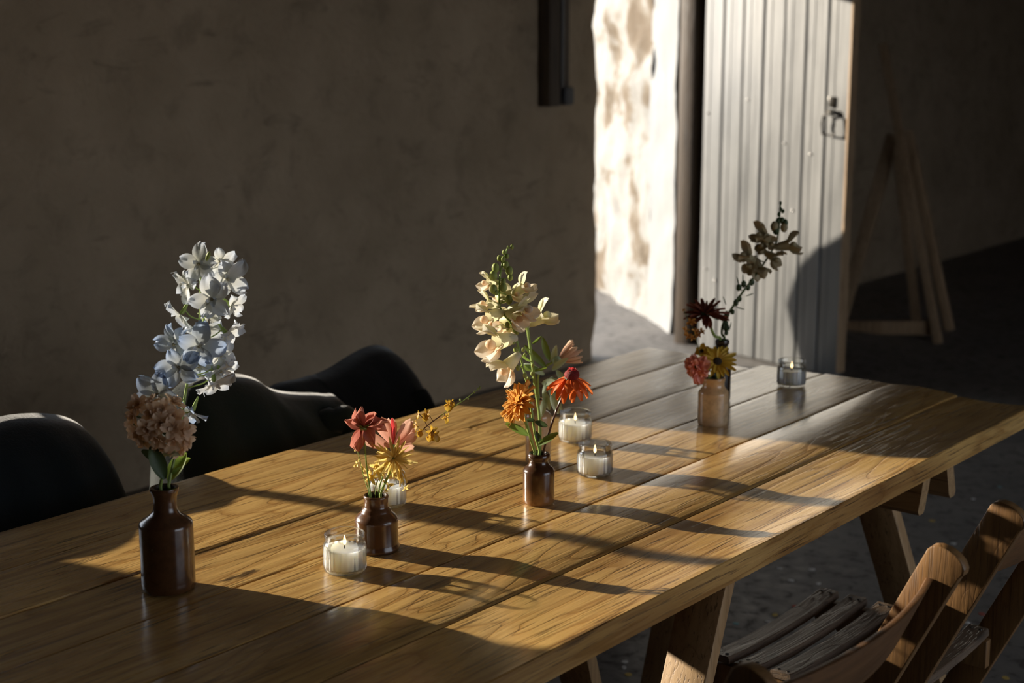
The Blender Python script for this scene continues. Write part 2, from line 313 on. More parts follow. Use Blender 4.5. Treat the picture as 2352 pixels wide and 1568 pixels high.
# ------------------------------------------------------------------ the setting
XW = -3.2; TH = 0.5; CEIL = 3.1; X1 = 4.2; Y0 = -3.2; Y1 = 13.5
YC = 6.345                                   # corner of the wall at the doorway
mb = MB(); nx, ny = 60, 60
mb.box(((XW-TH-2+X1)/2, (Y0+Y1)/2, -0.05), (X1-XW+TH+2.0, Y1-Y0+1.0, 0.1)); tag(mb.obj('floor', M['floor'], smooth=False), kind='structure')
mb = MB(); mb.box((XW-TH-2-13, 5, -0.10), (26, 60, 0.1)); tag(mb.obj('ground', M['ground'], smooth=False), 'pale gravel yard outside the doorway', kind='structure')
def wall_noise(y, z): return noise.fractal(V((y*1.1, z*1.4, 3.1)), 1.0, 2.2, 4)*0.024 + noise.noise(V((y*6, z*7, 1)))*0.009 - 0.012*max(0.0, noise.noise(V((y*2.2, z*7.5, 9)))-0.25)/0.3
mb = MB()
WY0, WY1, WZ0, WZ1 = 0.845, 2.30, 0.92, 2.15           # window opening
ys = [WY1 + (YC-WY1)*i/150 for i in range(151)]; zs = [CEIL*j/90 for j in range(91)]
vs = []
for z in zs:
    edge = noise.fractal(V((z*5.0, 2.2, 0)), 1.0, 2.0, 3)*0.016 + noise.noise(V((z*1.3, 8, 0)))*0.012
    for i, y in enumerate(ys):
        f = max(0.0, 1 - (ys[-1]-y)/0.08); vs.append(V((XW + wall_noise(y, z) - 0.03*f*f, y + edge*f, z)))
    vs.append(V((XW-0.10, ys[-1] + edge - 0.004, z))); vs.append(V((XW-TH+0.02, ys[-1]+0.5*edge-0.38, z)))
n = len(ys)+2
mb.add(vs, [(j*n+i, j*n+i+1, (j+1)*n+i+1, (j+1)*n+i) for j in range(len(zs)-1) for i in range(n-1)])
def wbox(mb, x0, x1, y0, y1, z0, z1): return mb.box(((x0+x1)/2, (y0+y1)/2, (z0+z1)/2), (x1-x0, y1-y0, z1-z0))
wbox(mb, XW-TH, XW-0.05, WY1, YC-0.42, 0, CEIL)
wbox(mb, XW-TH, XW, Y0, WY0, 0, CEIL); wbox(mb, XW-TH, XW, WY0, WY1, 0, WZ0); wbox(mb, XW-TH, XW, WY0, WY1, WZ1, CEIL)
wbox(mb, XW-TH, XW, YC-0.42, 7.6, 2.15, CEIL)                                   # over the doorway
tag(mb.obj('wall_left', M['wall'], sharp=60), kind='structure')
# window: frame and two mullions
win = thing('window_1', 'three-light timber window in thick plaster wall', 'window', (XW-0.30, (WY0+WY1)/2, WZ0)); win['kind'] = 'structure'; del win['category']
xf = XW-0.33
for y in (WY0+0.0, WY1+0.02): MB().box((xf, y, (WZ0+WZ1)/2), (0.07, 0.05, WZ1-WZ0)).obj('frame_post', M['frame'], win, bevel=0.004)
for z in (WZ0+0.02, WZ1-0.02): MB().box((xf, (WY0+WY1)/2, z), (0.07, WY1-WY0, 0.05)).obj('frame_rail', M['frame'], win, bevel=0.004)
for y in (1.375, 1.815): MB().box((xf, y, (WZ0+WZ1)/2), (0.05, 0.042, WZ1-WZ0)).obj('mullion', M['frame'], win, bevel=0.004)
# far side of the doorway: limewashed rubble reveal, then whitewashed jamb, then the room wall going on
A = [V((-5.3, 8.75, 0)), V((-3.57, 7.36, 0))]
def sheet(mb, p, q, z0, z1, nu, nv, amp, seed, fq=3.0):
    p, q = V(p), V(q); d = q-p; nrm = V((d.y, -d.x, 0)).normalized(); vs = []
    for j in range(nv+1):
        for i in range(nu+1):
            a = p + d*(i/nu); z = z0+(z1-z0)*j/nv
            k = noise.fractal(V((a.x*fq+seed, a.y*fq, z*fq)), 1.0, 2.1, 3)*amp
            vs.append(a + nrm*k + V((0, 0, z)))
    nn = nu+1; mb.add(vs, [(j*nn+i, j*nn+i+1, (j+1)*nn+i+1, (j+1)*nn+i) for j in range(nv) for i in range(nu)])
mb = MB(); sheet(mb, A[0], A[1], 0, CEIL, 70, 70, 0.05, 4.0, 3.2)
mb.prism([V((-5.3, 8.86, 0)), V((-3.60, 7.46, 0)), V((-3.25, 7.40, 0)), V((-3.25, Y1, 0)), V((-5.3, Y1, 0))], (0, 0, 0), (0, 0, CEIL))
tag(mb.obj('wall_doorway_reveal', M['stone'], sharp=60), 'limewashed rubble stone reveal of the doorway with bare patches', kind='structure')
mb = MB(); sheet(mb, (-3.60, 7.385, 0), (-3.255, 7.105, 0), 0, 2.15, 14, 60, 0.014, 9.0, 4.0)
mb.prism([V((-3.60, 7.40, 0)), V((-3.255, 7.12, 0)), V((-3.2, 7.12, 0)), V((-3.2, 7.6, 0)), V((-3.6, 7.6, 0))], (0, 0, 0), (0, 0, 2.15))
tag(mb.obj('wall_doorway_jamb', M['whitewash'], sharp=60), 'whitewashed rounded jamb beside the door frame', kind='structure')
mb = MB(); wbox(mb, XW-0.2, XW, 7.3, Y1, 0, CEIL); tag(mb.obj('wall_left_far', M['wall'], smooth=False), kind='structure')
mb = MB(); wbox(mb, -5.6, X1+0.3, Y1, Y1+0.3, 0, CEIL); tag(mb.obj('wall_back', M['wall'], smooth=False), kind='structure')
mb = MB(); wbox(mb, XW-TH, X1+0.3, Y0-0.3, Y0, 0, CEIL); tag(mb.obj('wall_front', M['wall'], smooth=False), kind='structure')
mb = MB(); GY0, GY1, GZ = 1.5, 5.3, 2.8                                        # unseen wide opening added in the right wall to let fill skylight in
wbox(mb, X1, X1+0.3, Y0, GY0, 0, CEIL); wbox(mb, X1, X1+0.3, GY1, Y1, 0, CEIL); wbox(mb, X1, X1+0.3, GY0, GY1, GZ, CEIL)
tag(mb.obj('wall_right', M['wall'], smooth=False), kind='structure')
mb = MB(); wbox(mb, XW-TH, X1+0.3, Y0-0.3, Y1+0.3, CEIL, CEIL+0.15); tag(mb.obj('ceiling', M['ceiling'], smooth=False), kind='structure')
# yard beyond the added opening on the right
mb = MB(); mb.box((X1+0.3+8, 2, -0.10), (16, 40, 0.1)); tag(mb.obj('ground_side', M['ground'], smooth=False), 'pale yard beyond the unseen opening added in the right wall', kind='structure')

# door frame post and the open plank door
tr_ = MB(); wbox(tr_, -3.105, -3.018, 6.905, 7.20, 0, 2.1); tag(tr_.obj('trim_1', M['oldwood'], bevel=0.006), 'weathered timber post of the door frame', kind='structure')
tr_ = MB(); wbox(tr_, -3.016, -2.90, 7.06, 7.20, 0, 2.1); tag(tr_.obj('trim_2', M['oldwood'], bevel=0.006), 'added timber post closing the gap behind the open door', kind='structure')  # added post, backs the dark gap so no sun leaks past the door
HG = V((-2.955, 6.920, 0)); FE = V((-2.030, 6.700, 0)); dd = (FE-HG); DW = dd.length; dx = dd.normalized(); dn = V((dx.y, -dx.x, 0))       # dn faces the camera
door = thing('door_1', 'grey painted ledged plank door standing open, shadow on its lower corner', 'door', HG); door['kind'] = 'structure'; del door['category']
NPL = 7; pw = DW/NPL
for i in range(NPL):
    a = HG + dx*(pw*i + 0.0035); b = HG + dx*(pw*(i+1) - 0.0035); g = 0.003*rnd.uniform(-1, 1); m_ = (a+b)/2; q = []
    hw = (b-a).length/2
    for (s_, o_) in ((-1, -0.02), (-1, 0.012), (-0.93, 0.018), (-0.30, 0.018), (-0.26, 0.0145), (-0.22, 0.018), (0.93, 0.018), (1, 0.012), (1, -0.02)):
        q.append(m_ + dx*(s_*hw) + dn*(o_+g))
    MB().prism(q, (0, 0, 0.008), (0, 0, 2.06)).obj('plank', M['door'], door, sharp=20)
for z in (0.35, 1.05, 1.8):
    MB().beam(HG+dx*0.03-dn*0.034+V((0, 0, z)), FE-dx*0.03-dn*0.034+V((0, 0, z)), 0.12, 0.03, (0, 0, 1)).obj('ledge', M['oldwood'], door, bevel=0.003)
MB().beam(FE+dx*0.006+V((0, 0, 0.03)), FE+dx*0.006+V((0, 0, 2.06)), 0.05, 0.012, dn).obj('edge_strip', M['easel'], door)
# latch: top thumb plate, drop ring handle
hz = 1.235; hp = FE - dx*0.095 + dn*0.02 + V((0, 0, hz))
MB().box((0, 0, 0), (0.035, 0.012, 0.05), Matrix.Translation(hp + V((0, 0, 0.075)))).obj('latch_plate', M['steel'], door, bevel=0.003)
ring = [hp + dn*0.02 + dx*x + V((0, 0, z)) for x, z in ((0, 0.045), (0, 0.02), (-0.035, 0.01), (-0.042, -0.03), (-0.035, -0.075), (0.03, -0.08), (0.036, -0.03), (0.03, 0.01), (0, 0.02))]
MB().tube(ring, 0.0055, 8).obj('drop_handle', M['iron'], door)
MB().tube([hp+V((0, 0, 0.03)), hp+dn*0.025+V((0, 0, 0.03))], 0.012, 10).obj('handle_boss', M['steel'], door)
for x_, z_ in ((0.10, 0.37), (0.62, 0.78), (0.55, 1.1), (0.3, 1.3), (0.02, 1.22), (0.03, 0.42), (0.72, 1.06)):
    MB().ball(HG + dx*(x_*DW/0.96+0.02) + dn*0.019 + V((0, 0, z_)), (0.006, 0.006, 0.006)).obj('nail_head', M['steel'], door)

# unseen shrub added in the yard to cast the rounded shadow on the door
sh = thing('shadow_shrub', 'unseen rounded shrub added in the yard to cast the door shadow', 'shrub', (-4.3, 5.91, -0.05))
def shrub_mesh():
    mb = MB(); mb.ball((-4.3, 5.89, 0.78), (0.30, 0.37, 0.575), None, 24, 16); mb.v = [tuple(V(p)+V(p).normalized()*0.0+V((noise.noise(V(p)*9), noise.noise(V(p)*9+V((5, 0, 0))), noise.noise(V(p)*9+V((0, 7, 0)))))*0.02) for p in mb.v]; return mb
shrub_mesh().obj('foliage', M['leaf_dark'], sh)
MB().lathe([(0.0, -0.05), (0.15, -0.05), (0.19, 0.22), (0.21, 0.24), (0.21, 0.29), (0.17, 0.29), (0.0, 0.27)], 28, Matrix.Translation((-4.3, 5.91, 0))).obj('pot', plain('terracotta', (0.35, 0.15, 0.07), 0.8), sh)
MB().tube([(-4.3, 5.91, 0.26), (-4.3, 5.91, 0.5)], 0.025).obj('trunk', M['stem_brown'], sh)

# wooden batten with conduit on the left wall
bt = thing('wall_batten', 'dark timber upright with metal end cap fixed high on the plaster wall', 'batten', (XW+0.03, 5.92, 1.29))
xb = XW+0.045
MB().box((xb, 5.868, 1.85), (0.07, 0.085, 1.12)).obj('timber', M['oldwood'], bt, bevel=0.006)
MB().box((xb-0.005, 5.968, 1.90), (0.05, 0.06, 1.10)).obj('timber', M['oldwood'], bt, bevel=0.006)
MB().tube([(xb+0.03, 5.925, 1.38), (xb+0.03, 5.925, 2.4)], 0.012, 10).obj('conduit', M['iron'], bt)
MB().box((xb+0.005, 5.975, 1.335), (0.075, 0.075, 0.085)).obj('end_cap', plain('dull_grey_metal', (0.10, 0.10, 0.105), 0.5, 0.6), bt, bevel=0.012)

# ------------------------------------------------------------------ the table
TZ = 0.76; TT = 0.045
G = [-1.1363, -0.952, -0.7634, -0.5764, -0.3834, -0.1962, 0.0]
YN, YF = 0.55, 3.705
table = thing('trestle_table', 'long waxed plank table set with flowers and candles', 'table', (-0.57, 2.1, TZ-TT))
def plank_mesh(x0, x1, y0, y1, dz, cup, tilt, seed, gap=0.0014):
    x0 += gap; x1 -= gap; wd = x1-x0; ny = 40; prof = []
    for s_ in (0, 0.012, 0.035, 0.1, 0.2, 0.3, 0.4, 0.5, 0.6, 0.7, 0.8, 0.9, 0.965, 0.988, 1):
        r = 0.0022 if s_ in (0, 1) else (0.0003 if s_ in (0.012, 0.988) else 0)
        u = 2*s_-1; prof.append((x0+wd*s_, cup*(1-u*u) + tilt*u - r))
    m = len(prof)+2; vs = []; fs = []
    for j in range(ny+1):
        y = y0+(y1-y0)*j/ny; e = 0.0
        if j in (0, ny): e = 0.002
        for (x, z) in prof:
            wv = noise.noise(V((seed*3.7, y*1.7, 0)))*0.0016 + noise.noise(V((x*14, y*4.0, seed)))*0.0006
            xx = x + noise.noise(V((seed+x*0.5, y*2.5, 4)))*0.0012
            vs.append((xx, y + (noise.noise(V((x*30, seed, j)))*0.003 if j in (0, ny) else 0), TZ+dz+z+wv-e))
        vs.append((x1, y, TZ-TT)); vs.append((x0, y, TZ-TT))
    for j in range(ny):
        for i in range(m): fs.append((j*m+i, j*m+(i+1) % m, (j+1)*m+(i+1) % m, (j+1)*m+i))
    fs += [tuple(range(m))[::-1], tuple(ny*m+i for i in range(m))]
    mb = MB(); mb.add(vs, fs); return mb
specs = [(0, YN, YF+0.0, 0.000, 0.0012, -0.0006), (1, YN, 2.676, 0.0022, 0.0005, 0.0), (1, 2.680, YF-0.05, -0.001, 0.0006, 0), (2, YN, YF+0.005, 0.0, -0.001, 0.0004),
         (3, YN, YF+0.015, 0.001, 0.0006, 0.0), (4, YN, YF+0.003, 0.0, 0.0062, -0.0012), (5, YN, YF+0.004, 0.0, -0.0045, 0.0022)]
for i, (k, y0, y1, dz, cup, tilt) in enumerate(specs):
    plank_mesh(G[k], G[k+1], y0, y1, dz, cup, tilt, i+1.3).obj('plank', M['table'], table, sharp=35)

# trestles under the table
def trestle(yc, side, label, xr=-0.035, xl=-0.16, spl=0.10, xb=-0.98, xs=-1.08):
    t_ = thing('trestle', label, 'trestle', (-0.57, yc, 0), 'trestles under the table')
    top = TZ-TT-0.001
    for s_ in (-1, 1):
        p = V((0, s_*0.055, top)); q = V((0, s_*0.083, top-0.092)); n_ = V((0, 1, 0))
        poly = [V((0, yc, 0))+p+V((0, -0.018, 0)), V((0, yc, 0))+p+V((0, 0.018, 0)), V((0, yc, 0))+q+V((0, 0.018, 0.004)), V((0, yc, 0))+q+V((0, 0.010, -0.006)), V((0, yc, 0))+q+V((0, -0.010, -0.006)), V((0, yc, 0))+q+V((0, -0.018, 0.004))]
        MB().prism(poly, (xs, 0, 0), (xr, 0, 0)).obj('rail', M['trestle'], t_, sharp=25)
    for x_, s_ in ((xl, side), (xb, side), (-0.62, -side)):
        spx = spl*(1 if x_ > -0.5 else -1) if x_ != -0.62 else 0
        a = V((x_, yc+s_*0.028, top-0.018)); b = V((x_+spx, yc+s_*0.255, 0.0))
        MB().beam(a, b, 0.095, 0.034, (1, 0, 0)).obj('leg', M['leg'], t_, bevel=0.003)
trestle(2.50, -1, 'wooden sawhorse trestle beneath the middle of the table, splayed leg toward slatted seat', -0.30, -0.15, -0.02, -0.76, -0.86)
trestle(3.235, 1, 'wooden sawhorse trestle with two rail ends showing near the far table end', -0.035, -0.235, 0.12)
trestle(1.15, -1, 'wooden sawhorse trestle beneath the tall brown bottle end of the table')

# ------------------------------------------------------------------ folding chairs
def chair(loc, rot, label, group, sc=1.0, wy=1.0):
    """local: sitter faces -X, back at +X; origin on the floor below the seat centre line"""
    root = thing('folding_chair', label, 'chair', loc, group)
    B = Matrix.Translation(V(loc)) @ Matrix.Rotation(rot, 4, 'Z') @ Matrix.Scale(sc, 4)
    WM[root.name] = B; root.matrix_basis = B
    def part(mb, name, mat, **k): return put(name, mb.mesh(name, **k), mat, root, B)
    W2 = 0.235*wy
    lean = V((0.44, 0, 0.90)).normalized(); nrm = V((0.90, 0, -0.44)).normalized()
    for s_ in (-1, 1):
        y = s_*(W2+0.030)
        top = V((0.405, y, 0.868)); foot = top - lean*(top.z/lean.z)
        # stile: board with rounded head
        hw = 0.034; poly = [foot - nrm*hw, ]
        poly = [V((foot.x-hw*1.1, y, 0.0)), V((foot.x+hw*1.1, y, 0.0))]
        for k in range(9):
            a = -0.15*PI + (1.15*PI)*k/8; poly.append(top + nrm*(hw*math.cos(a)) + lean*(hw*0.62*math.sin(a)))
        part(MB().prism(poly, (0, -0.011, 0), (0, 0.011, 0)), 'stile', M['chairz'], sharp=30, bevel=0.0025)
        # crossing rear leg from seat front to back foot
        yi = s_*(W2-0.016)
        part(MB().beam((-0.135, yi, 0.40), (0.36, yi, 0.0), 0.05, 0.02, (1, 0, 0.8)), 'leg', M['chairz'], bevel=0.003)
        # seat side rail with rounded front end
        pr = [V((0.20, yi, 0.435)), V((-0.155, yi, 0.435))] + [V((-0.165-0.032*math.sin(PI*k/6), yi, 0.405+0.03*math.cos(PI*k/6))) for k in range(7)] + [V((0.20, yi, 0.375))]
        part(MB().prism(pr, (0, -0.012, 0), (0, 0.012, 0)), 'seat_rail', M['chairz'], sharp=30, bevel=0.002)
    # seat slats, dished
    for k in range(6):
        x = -0.172 + 0.0685*k; mb = MB(); n = 14; vs = []
        for i in range(n+1):
            u = 2*i/n-1; z = 0.4385 + 0.0075*u*u*u*u*0.4 + 0.0085*u*u - 0.004
            for (dx_, dz_) in ((-0.0235, 0), (-0.0215, 0.0075), (-0.0195, 0.009), (0.0195, 0.009), (0.0215, 0.0075), (0.0235, 0), (0.0235, -0.006), (-0.0235, -0.006)):
                vs.append((x+dx_, u*(W2-0.002), z+dz_))
        fs = [(i*8+j, i*8+(j+1) % 8, (i+1)*8+(j+1) % 8, (i+1)*8+j) for i in range(n) for j in range(8)] + [tuple(range(8))[::-1], tuple(n*8+j for j in range(8))]
        mb.add(vs, fs); sl_ = part(mb, 'seat_slat', M['seat'], sharp=30)
        for s_ in (-1, 1):
            for q in (-0.010, 0.010): put('screw', SCREW, None, sl_, B @ Matrix.Translation((x+q, s_*(W2-0.016), 0.4545)))
    # bent back rails
    for (z0, z1, bulge) in ((0.735, 0.838, 0.040),):
        mb = MB(); n = 16; vs = []
        for i in range(n+1):
            u = 2*i/n-1
            for (zz, tt) in ((z0, -0.006), (z1, -0.006), (z1, 0.006), (z0, 0.006)):
                xx = 0.382 + (zz-0.838)*0.45 + bulge*(1-u*u) + tt; vs.append((xx, u*(W2+0.0195), zz))
        fs = [(i*4+j, i*4+(j+1) % 4, (i+1)*4+(j+1) % 4, (i+1)*4+j) for i in range(n) for j in range(4)] + [(3, 2, 1, 0), tuple(n*4+j for j in range(4))]
        mb.add(vs, fs); part(mb, 'back_rail', M['chair'], sharp=30, bevel=0.002)
    part(MB().beam((0.075, -W2-.02, 0.20), (0.075, W2+.02, 0.20), 0.04, 0.016, (0.44, 0, 0.9)), 'cross_bar', M['chair'], bevel=0.002)
    part(MB().beam((0.255, -W2, 0.085), (0.255, W2, 0.085), 0.04, 0.016, (1, 0, -0.8)), 'cross_bar', M['chair'], bevel=0.002)
    return root
SCREW = MB().lathe([(0, 0.0008), (0.0035, 0.0006), (0.004, -0.002), (0.0, -0.002)], 10).mesh('screw'); SCREW.materials.append(M['iron'])
chair((0.0, 2.765, 0), 0.0, 'slatted wooden folding chair, dark dished seat pushed under the table edge', 'folding chairs at the table')
chair((0.012, 1.928, 0), 0.0, 'wooden folding chair with sunlit rounded post beside the slatted seat', 'folding chairs at the table', 1.0, 1.12)
chair((-1.085, 1.715, 0), PI, 'folding chair under the navy coat behind the tall brown bottle', 'folding chairs at the table', 0.90, 0.92)
chair((-1.094, 2.402, 0), PI, 'folding chair under the green-black coat behind the delphinium', 'folding chairs at the table', 0.86, 0.70)
chair((-1.314, 2.985, 0), PI, 'folding chair under the high-shouldered black coat', 'folding chairs at the table', 0.83, 0.80)

# ------------------------------------------------------------------ coats on the far chairs
def coat(name, label, pts, x0, zb, mat, seed, thick=0.055, flare=0.07, hem=None):
    """pts = [(y, top z)] along the chair back; cloth falls over both sides of it"""
    c = thing(name, label, 'coat', (x0, sum(p[0] for p in pts)/len(pts), zb), 'coats hung on chair backs')
    nu, nv = 64, 40; L = []
    ysm = [p[0] for p in pts]
    def top(y):
        for i in range(len(pts)-1):
            a, b = pts[i], pts[i+1]
            if a[0] <= y <= b[0]:
                t_ = (y-a[0])/(b[0]-a[0]); pm = pts[max(i-1, 0)]; pn = pts[min(i+2, len(pts)-1)]
                m0 = (b[1]-pm[1])/max(1e-6, b[0]-pm[0])*(b[0]-a[0]); m1 = (pn[1]-a[1])/max(1e-6, pn[0]-a[0])*(b[0]-a[0])
                return (2*t_**3-3*t_**2+1)*a[1]+(t_**3-2*t_**2+t_)*m0+(-2*t_**3+3*t_**2)*b[1]+(t_**3-t_**2)*m1
        return pts[-1][1]
    vs = []
    for i in range(nu+1):
        s_ = i/nu; y = ysm[0]+(ysm[-1]-ysm[0])*s_; h = top(y); endf = min(1.0, min(s_, 1-s_)/0.10); endf = math.sqrt(max(0, 1-(1-endf)**2))
        for j in range(nv+1):
            v = 2*j/nv-1                                 # -1 front hem .. 0 ridge .. 1 back hem
            zh = hem(y, h) if hem else zb; d = abs(v)*max(0.02, h-zh); wd = (thick*min(1, math.sqrt(d/0.06)) + flare*(d/0.4))*(0.25+0.75*endf)
            fold = noise.noise(V((y*11+seed, d*2.0, v)))*0.020*min(1, d/0.1) + noise.noise(V((y*4+seed, d*5, 3)))*0.014
            x = x0 + 0.50*d + wd + fold if v < 0 else x0 - wd*0.8 - fold     # front panel lies along the leaning back, rear panel hangs
            z = h - d + noise.noise(V((y*7, seed, 2)))*0.004
            vs.append((x if j != nv//2 else x0, y + noise.noise(V((y*5, d*6, seed)))*0.008, z))
    m = nv+1; fs = [(i*m+j, i*m+j+1, (i+1)*m+j+1, (i+1)*m+j) for i in range(nu) for j in range(nv)]
    fs += [tuple(range(m))[::-1], tuple(nu*m+j for j in range(m))]
    mb = MB(); mb.add(vs, fs); mb.obj('coat_body', mat, c, sharp=70); return c
def sleeve(c, pts, rad, mat, name='sleeve'):
    sp_ = spline(pts, 6); n = len(sp_); rr = [rad[0]+(rad[1]-rad[0])*i/(n-1) + 0.006*noise.noise(V((i*0.9, rad[0]*50, 0))) for i in range(n)]
    MB().tube(sp_, rr, 14).obj(name, mat, c, sharp=80)
XC = -1.45
def yz(px, py, X=XC):
    d = F3 + R3*((px-1176)/FPX) - U3*((py-784)/FPX); p = CAM + d*((X-CAM.x)/d.x); return (p.y, p.z)
cA = coat('coat', 'navy wool coat slumped over the chair back behind the tall brown bottle', [(1.27, 0.70), (1.31, 0.83), (1.36, 0.876), (1.44, 0.895), (1.54, 0.892), (1.63, 0.880)] + [yz(*q) for q in ((0, 958), (60, 949), (110, 948), (155, 958), (195, 985), (222, 1030), (238, 1100))], XC, 0.425, M['coat_navy'], 1.0)
cB = coat('coat', 'green-black coat draped behind the pale blue delphinium, sleeve trailing over the next chair', [yz(*q) for q in ((362, 1060), (380, 960), (405, 890), (440, 866), (490, 858), (545, 858), (585, 868), (620, 890), (680, 902), (735, 905), (772, 912), (784, 960))], XC, 0.42, M['coat_green'], 5.0)
y_, z_ = yz(700, 935); sleeve(cB, [(XC+0.045, y_-0.025, z_-0.035), (XC+0.095, y_+0.012, z_-0.022), (XC+0.115, y_+0.04, z_-0.03), (XC+0.17, y_+0.055, z_-0.12), (XC+0.22, y_+0.055, z_-0.24)], (0.034, 0.036), M['coat_green'])
XD = XC-0.20
cC = coat('coat', 'black coat with a high rounded shoulder on the chair in front of the plaster wall', [yz(*q, XD) for q in ((600, 900), (640, 878), (700, 866), (745, 848), (800, 816), (845, 796), (875, 793), (902, 808), (922, 850), (940, 915), (948, 960))], XD, 0.40, M['coat_black'], 9.0, hem=lambda y, h: h-0.085 if y < 2.86 else 0.40)
y_, z_ = yz(905, 850, XD); sleeve(cC, [(XD+0.115, y_-0.05, z_-0.05), (XD+0.165, y_-0.045, z_-0.12), (XD+0.22, y_-0.04, z_-0.22), (XD+0.26, y_-0.04, z_-0.30)], (0.045, 0.042), M['coat_black'])

# ------------------------------------------------------------------ easel in the dark corner
ez = thing('wooden_easel', 'wooden A-frame easel standing in the dark corner behind the open door', 'easel', (-2.1, 8.1, 0))
Yp = 8.0
def bk(px, py, Y):
    d = F3 + R3*((px-1176)/FPX) - U3*((py-784)/FPX); return CAM + d*(Y/d.y)
def eb(a, b, Ya, Yb, wd, nm): 
    p, q = bk(*a, Ya), bk(*b, Yb); q2 = p + (q-p)*((p.z-0.0)/(p.z-q.z)); MB().beam(p, q2, wd, 0.03, (1, 0, 0)).obj(nm, M['easel'], ez, bevel=0.003)
eb((2028, 100), (2165, 840), 8.05, 7.75, 0.045, 'leg'); eb((2086, 300), (2185, 775), 8.15, 8.15, 0.05, 'leg'); eb((2052, 310), (1955, 650), 8.06, 7.85, 0.075, 'leg')
eb((2060, 330), (2110, 780), 8.08, 8.3, 0.05, 'leg')
p, q = bk(1945, 752, 7.82), bk(2150, 752, 7.82); MB().beam(p, q, 0.075, 0.03, (0, 0, 1)).obj('crossbar', M['easel'], ez, bevel=0.003)

# ------------------------------------------------------------------ bottles
def bottle(name, label, px, py, prof, inner, mat, group='stoneware bottles on the table'):
    b = onz(px, py, TZ); b.z = TZ + 0.0015; t_ = thing(name, label, 'bottle', b, group)
    put('body', MB().lathe(prof, 56).mesh('body', sharp=50), mat, t_, Matrix.Translation(b))
    put('lining', MB().lathe(inner, 32).mesh('lining', sharp=60), M['inside'], t_, Matrix.Translation(b)); return b
b1 = bottle('tall_bottle', 'tall dark brown stoneware bottle with flared lip holding pale blue delphinium', 388, 1350,
    [(0, 0), (0.042, 0), (0.0440, 0.003), (0.0445, 0.012), (0.0443, 0.108), (0.0438, 0.113), (0.041, 0.1165), (0.033, 0.122), (0.0245, 0.128), (0.0205, 0.134), (0.0190, 0.142), (0.0188, 0.152), (0.0200, 0.160), (0.0225, 0.1655), (0.0238, 0.170), (0.0232, 0.1735), (0.0205, 0.1745), (0.0180, 0.1735)],
    [(0.0180, 0.1735), (0.0160, 0.165), (0.0155, 0.142), (0.0155, 0.125), (0, 0.125)], M['glaze_tall'])
b2 = bottle('ink_bottle', 'squat brown stoneware ink bottle with banded foot holding red and yellow blooms', 866, 1262,
    [(0, 0), (0.0395, 0), (0.0412, 0.003), (0.0412, 0.007), (0.0390, 0.0105), (0.0383, 0.014), (0.0383, 0.052), (0.0388, 0.055), (0.0380, 0.058), (0.0345, 0.064), (0.0285, 0.069), (0.0262, 0.072), (0.0258, 0.0755), (0.0225, 0.078), (0.0213, 0.081), (0.0213, 0.094), (0.0225, 0.0965), (0.0225, 0.0995), (0.0210, 0.101), (0.0185, 0.1005)],
    [(0.0185, 0.1005), (0.0172, 0.096), (0.0172, 0.06), (0, 0.06)], M['glaze_ink'])
b3 = bottle('small_bottle', 'small two-tone brown stoneware bottle holding the peach snapdragon', 1237, 1155,
    [(0, 0), (0.0285, 0), (0.0305, 0.003), (0.0310, 0.009), (0.0310, 0.060), (0.0308, 0.066), (0.0285, 0.070), (0.0235, 0.0745), (0.0195, 0.0795), (0.0182, 0.0845), (0.0183, 0.0875), (0.0205, 0.0900), (0.0222, 0.0940), (0.0215, 0.0985), (0.0190, 0.1010), (0.0165, 0.1005)],
    [(0.0165, 0.1005), (0.0148, 0.095), (0.0145, 0.07), (0, 0.07)], M['glaze_small'])
b4 = bottle('tan_bottle', 'slim tan stoneware bottle hidden behind the two-tone brown one', 1236, 1062,
    [(0, 0), (0.0255, 0), (0.0272, 0.004), (0.0275, 0.10), (0.0268, 0.1055), (0.022, 0.110), (0.0165, 0.1135), (0.0128, 0.117), (0.0125, 0.128), (0.0142, 0.131), (0.0142, 0.137), (0.0125, 0.139), (0.0105, 0.1385)],
    [(0.0105, 0.1385), (0.0098, 0.12), (0, 0.10)], M['glaze_tan'])
b5 = bottle('buff_bottle', 'buff stoneware bottle with wide neck holding yellow daisy and pink carnation', 1637, 974,
    [(0, 0), (0.0335, 0), (0.0352, 0.003), (0.0357, 0.010), (0.0357, 0.074), (0.0350, 0.0775), (0.0305, 0.0835), (0.0272, 0.0875), (0.0252, 0.0925), (0.0246, 0.099), (0.0258, 0.1035), (0.0268, 0.1075), (0.0262, 0.111), (0.0235, 0.112)],
    [(0.0235, 0.112), (0.0218, 0.105), (0.0215, 0.08), (0, 0.08)], M['glaze_buff'])
b6 = bottle('dark_bottle', 'dark slim bottle standing behind the buff stoneware one', 1655, 918,
    [(0, 0), (0.0225, 0), (0.0238, 0.003), (0.0240, 0.105), (0.023, 0.111), (0.0185, 0.117), (0.0150, 0.122), (0.0145, 0.138), (0.0170, 0.141), (0.0178, 0.146), (0.0170, 0.151), (0.0145, 0.152)],
    [(0.0145, 0.152), (0.0128, 0.14), (0.0125, 0.11), (0, 0.11)], M['glaze_black'])

